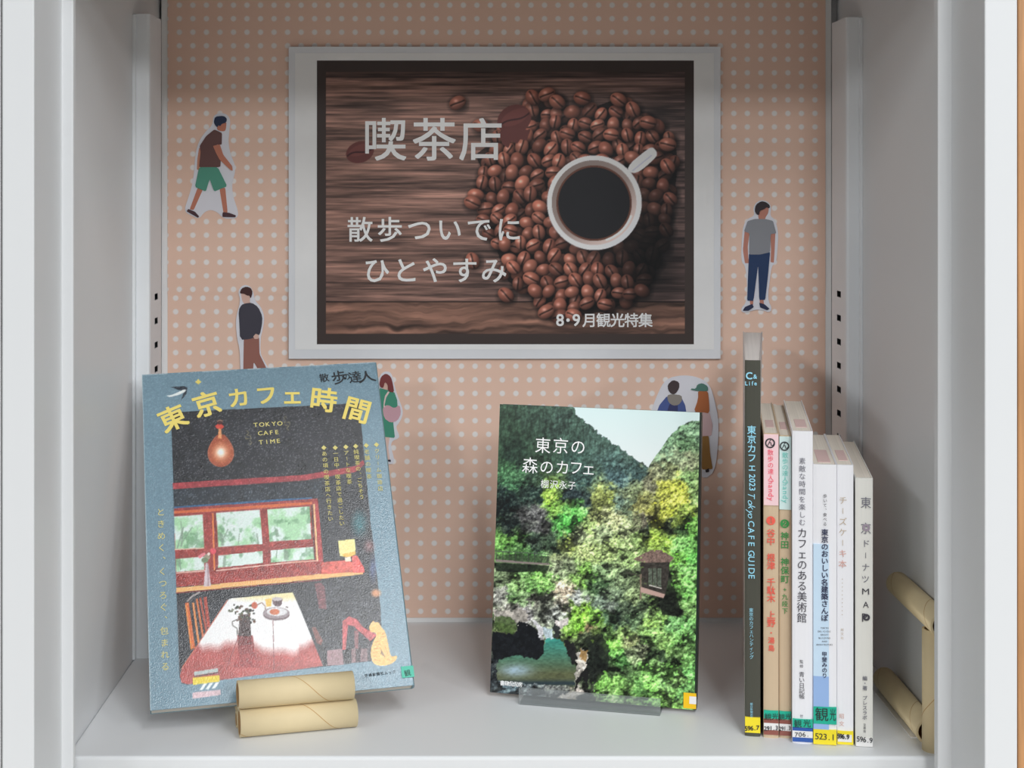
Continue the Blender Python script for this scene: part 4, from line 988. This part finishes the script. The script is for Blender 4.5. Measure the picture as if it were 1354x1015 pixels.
def lets(P, t, items, m, fat=0.0, y=-.0006, name='lettering'): return letters(items, m, t, P, name, y=y, fat=fat)
def rotl(s, x0, y0, x1, y1, sz, xs=1.0): return [(ch, a, b, c, -90, f) for ch, a, b, c, _, f in horiz(s, x0, y0, x1, y1, sz, xs)]

# 1 tall dark guide
t, P = spine_book('cafe_guide_magazine', 'tall dark olive café guide magazine with pale blue spine lettering', .0152, 1.0535, .0106, .200, .2576, mat('olive_cover', (72, 72, 64), rough=.35, spec=.5), flare=.0050, pagec=PG2, ang=9.9)
BLU = mat('pale_blue_ink', (150, 208, 228), rough=.4); 
lets(P, t, [('C', 990.5, 496.5, 13), ('&', 998.5, 497.5, 8)] + horiz('Life', 987, 506.5, 999, 506.5, 7.5), BLU, fat=.02)
lets(P, t, vert('東京カフェ', 993.8, 568, 994.3, 617, 12), BLU, fat=.014)
lets(P, t, rotl('2023', 994.5, 629, 994.7, 646, 11), BLU, fat=.014)
letters([('T', 993.5, 656, 13, -90, .9), ('o', 993, 664, 12, -90), ('k', 994, 670, 13, -90), ('y', 993, 676.5, 12, -90), ('o', 993, 682, 12, -90)], BLU, t, P, y=-.0006, shear=.35)
lets(P, t, rotl('CAFE', 993.3, 692, 993.5, 719, 11.5), BLU, fat=.01)
lets(P, t, rotl('GUIDE', 993.5, 731, 993.8, 762, 11.5), BLU, fat=.01)
lets(P, t, vert('東京のカフェハンティング', 993.2, 806, 993.8, 868, 5.8), BLU)
lets(P, t, vert('朝日新聞出版', 993.6, 930, 993.8, 948, 3.6), BLU)
za, zb = zpx(P, 972), zpx(P, 951.5); patch(t, .0106, za, zb, LBY)
lets(P, t, horiz('596.7', 986.5, 962, 1002, 961, 8.6, 1.0), BLK, fat=.012, y=-.0012)

# 2, 3 walking guides
TAN = mat('tan_cover', (196, 174, 146), rough=.5, vary=.03); RED = mat('red_ink', (226, 96, 82), rough=.45); GRI = mat('green_ink', (60, 140, 76), rough=.45); TEA = mat('teal_ink', (110, 196, 186), rough=.45); PNK = mat('pink_ink', (236, 88, 110), rough=.45)
t, P = spine_book('walking_guide_book', 'slim tan walking guide with pink spine top and red place names', .0278, 1.0505, .0102, .148, .2080, TAN, pagec=PG)
patch(t, .0102, zpx(P, 669), .2074, mat('pink_band', (238, 204, 208), L=.95, rough=.45), name='spine_band'); stamp(t, .0102, .2080, .03, .062)
cxs = 1018.7
lets(P, t, [('○', cxs + .3, 585, 17, 0), ('ん', cxs + .3, 584.5, 10, 0)], BLK, fat=.004, y=-.0012)
lets(P, t, vert('散歩の達人', cxs, 597.5, cxs + .3, 631, 8), PNK, y=-.0012); lets(P, t, rotl('handy', cxs + .8, 637, cxs + .8, 659, 10), PNK, y=-.0012)
lets(P, t, [('❶', cxs + .5, 687.5, 14)], RED)
lets(P, t, vert('谷中　根津　千駄木　上野', cxs + .6, 704, cxs + 1, 823, 11.3), RED, fat=.01); lets(P, t, vert('・湯島', cxs + 1, 836, cxs + 1.2, 856, 9), RED, fat=.01)
patch(t, .0102, zpx(P, 973), zpx(P, 953), LBR); patch(t, .0102, zpx(P, 966.5), zpx(P, 957.5), LBW, d=.0003); patch(t, .0102, zpx(P, 951.5), zpx(P, 941), GRN)
lets(P, t, horiz('291.3', 1012, 961.8, 1027, 961, 8, .95), BLK, fat=.008, y=-.0015); lets(P, t, [('観', 1015.5, 946.5, 9.5), ('光', 1025, 946.2, 9.5)], BLK, y=-.0012)
t, P = spine_book('walking_guide_book', 'slim tan walking guide with mint spine top and green place names', .0383, 1.0502, .0082, .148, .2066, TAN, pagec=PG)
patch(t, .0082, zpx(P, 674), .2060, mat('mint_band', (202, 224, 222), L=.95, rough=.45), name='spine_band'); stamp(t, .0082, .2066, .03, .062)
cxs = 1038
lets(P, t, [('○', cxs, 589, 16, 0), ('ん', cxs, 588.5, 9.5, 0)], BLK, fat=.004, y=-.0012)
lets(P, t, vert('散歩の達人', cxs, 601, cxs, 633, 8), TEA, y=-.0012); lets(P, t, rotl('handy', cxs + .4, 639, cxs + .4, 662, 10), TEA, y=-.0012)
lets(P, t, [('❷', cxs - .5, 691.5, 14)], GRI)
lets(P, t, vert('神田　神保町', cxs - .5, 708, cxs - .3, 765, 11.2), GRI, fat=.01); lets(P, t, vert('+九段下', cxs - .3, 779, cxs - .2, 807, 8.2), GRI, fat=.004)
patch(t, .0082, zpx(P, 973), zpx(P, 953), LBR); patch(t, .0082, zpx(P, 966.5), zpx(P, 957.5), LBW, d=.0003); patch(t, .0082, zpx(P, 951.5), zpx(P, 941), GRN)
lets(P, t, horiz('291.3', 1031.5, 962, 1044, 961.4, 7.4, .85), BLK, fat=.008, y=-.0015); lets(P, t, [('観', 1033.5, 946.5, 8.6), ('光', 1042, 946.2, 8.6)], BLK, y=-.0012)

# 4 museum cafés
WHC = mat('white_cover', (226, 226, 230), rough=.35, spec=.5, vary=.01); GRYI = mat('grey_ink', (112, 112, 122), rough=.5); DGI = mat('dark_ink', (66, 64, 72), rough=.5)
t, P = spine_book('museum_cafe_book', 'white book with grey museum café title and blue foot label', .0467, 1.0405, .0137, .148, .2112, WHC, pagec=PG); stamp(t, .0137, .2112, .02, .055)
lets(P, t, vert('素敵な時間を楽しむ', 1060.8, 609, 1060.6, 690, 9), GRYI)
lets(P, t, vert('カフェのある美術館', 1060.8, 704, 1060.3, 816, 14, .95), DGI)
lets(P, t, vert('監修', 1059.8, 874, 1059.8, 880, 5), DGI); lets(P, t, vert('青い日記帳', 1060, 891, 1060.2, 920, 7.6), DGI); lets(P, t, [('世', 1059.8, 946, 4.6)], GRYI)
patch(t, .0137, zpx(P, 980), zpx(P, 961.5), LBB); patch(t, .0137, zpx(P, 974), zpx(P, 965.5), LBW, d=.0003); patch(t, .0137, zpx(P, 960.8), zpx(P, 950), GRN)
lets(P, t, horiz('706.', 1053, 970, 1068, 969.5, 8.6, 1.1), BLK, y=-.0015); lets(P, t, [('観', 1055, 955.5, 10.5), ('光', 1067, 955.2, 10.5)], BLK, y=-.0012)

# 5 architecture walks
t, P = spine_book('architecture_walk_book', 'white and pale-blue book on tasty Tokyo architecture with large green label', .0605, 1.0385, .0156, .128, .1890, WHC, pagec=PG); stamp(t, .0156, .1890, .012, .06)
SKY1 = mat('sky_blue_band', (194, 216, 236), rough=.4); SKY2 = mat('mid_blue_band', (146, 176, 220), rough=.4)
patch(t, .0156, zpx(P, 892), zpx(P, 718), SKY1, x1=.0104, name='spine_band'); patch(t, .0156, .006, zpx(P, 892), SKY2, x1=.0104, name='spine_band')
lets(P, t, vert('歩いて、食べる', 1090.8, 655, 1090.6, 692, 5.4), DGI, y=-.0011)
lets(P, t, vert('東京のおいしい名建築さんぽ', 1090.5, 703, 1090.2, 816, 9.4), mat('navy_ink', (54, 58, 84), rough=.5), fat=.016, y=-.0011)
for i, s in enumerate(('TOKYO', 'DELICIOUS', 'GREAT', 'BUILDING', 'AND', 'ARCHITECTURE')): lets(P, t, horiz(s, 1090 - len(s) * .85, 829.5 + i * 4.4, 1090 + len(s) * .85, 829.5 + i * 4.4, 3.0), DGI, y=-.0011)
lets(P, t, vert('甲斐みのり', 1090, 864, 1090.2, 892, 7.2), MATS['navy_ink'], fat=.01, y=-.0011)
patch(t, .0156, zpx(P, 982), zpx(P, 962), LBY, d=.0003); patch(t, .0156, zpx(P, 954.5), zpx(P, 932), GRN, d=.0004)
lets(P, t, [('観', 1086.5, 943, 19, 0, .95), ('光', 1101, 943.5, 17, 0, .5)], BLK, y=-.0016); lets(P, t, horiz('523.1', 1080, 972, 1101.5, 973.5, 11.5, 1.05), BLK, y=-.0015)

# 6 cheesecake book
t, P = spine_book('cheesecake_book', 'white cheesecake book with faint brown katakana title and yellow foot label', .0763, 1.0378, .0110, .128, .1888, WHC, pagec=PG); stamp(t, .0110, .1888, .02, .06)
BRI = mat('beige_ink', (186, 170, 150), rough=.5); BRP = mat('rose_ink', (206, 160, 150), rough=.5)
lets(P, t, vert('チーズケー', 1114.6, 661, 1114.2, 717, 11), BRI); lets(P, t, vert('キ本', 1114.2, 731, 1114, 745, 11), BRP)
lets(P, t, vert('・・・・・・・・・・', 1113.8, 765, 1113.6, 812, 5.5), BRI); lets(P, t, vert('昭文社', 1113.6, 832, 1113.6, 843, 4), BRI); lets(P, t, vert('昭文', 1112.8, 946, 1112.8, 956, 7), BRP)
patch(t, .0110, zpx(P, 982.5), zpx(P, 962.5), LBY); patch(t, .0110, zpx(P, 976.5), zpx(P, 967), LBW, x1=.0098, d=.0003, x0=.0006)
lets(P, t, horiz('596.9', 1108.5, 971.5, 1121, 972.8, 9, .85), BLK, fat=.022, y=-.0016)

# 7 doughnut map
CRM = mat('cream_cover', (214, 213, 207), rough=.45, vary=.02)
t, P = spine_book('doughnut_map_book', 'cream doughnut map book, shortest of the row, beside the bare cabinet wall', .0884, 1.0345, .0115, .150, .1806, CRM, pagec=PG)
cxs = 1144.8
lets(P, t, vert('東', cxs, 664, cxs, 664, 16, .9) + vert('京', cxs, 698, cxs, 698, 16, .9) + vert('ドーナツ', cxs, 718, cxs - .5, 765, 11), GRYI, fat=-.006)
lets(P, t, [('M', 1144.5, 781.5, 11.5, 0, 1.2), ('A', 1144.8, 799, 11.5), ('P', 1143, 816, 16, 0, .9)], DGI, fat=-.004)
def ring_on(P, t, cx_, cy_, ro, ri, m):
    u, v = P.uv(cx_, cy_); k = P.k(u, v); V, Fs = [], []
    for i in range(24):
        a = 2 * math.pi * i / 24
        for r in (ro, ri): V.append((u + r / k * math.cos(a), -.0008, v + r / k * math.sin(a)))
    for i in range(24): j = (i + 1) % 24; Fs.append((2 * i, 2 * j, 2 * j + 1, 2 * i + 1))
    me = bpy.data.meshes.new('doughnut_mark'); me.from_pydata(V, [], Fs); me.update(); link('doughnut_mark', me, m, t)
ring_on(P, t, 1145.3, 697, 4.8, 1.9, mat('mauve_ink', (150, 138, 150))); ring_on(P, t, 1145.5, 815.5, 4.6, 1.9, DGI)
lets(P, t, vert('編・著　プレスラボ', 1143.6, 896, 1143.4, 948, 6.4), GRYI, fat=.006); lets(P, t, vert('立東舎', 1143.2, 957.5, 1143.2, 966, 4), DGI)
patch(t, .0115, zpx(P, 983), zpx(P, 970), LBW, x0=.0003); lets(P, t, horiz('596.9', 1134.5, 975.5, 1151.5, 977.5, 10, .9), BLK, fat=.004, y=-.0014)
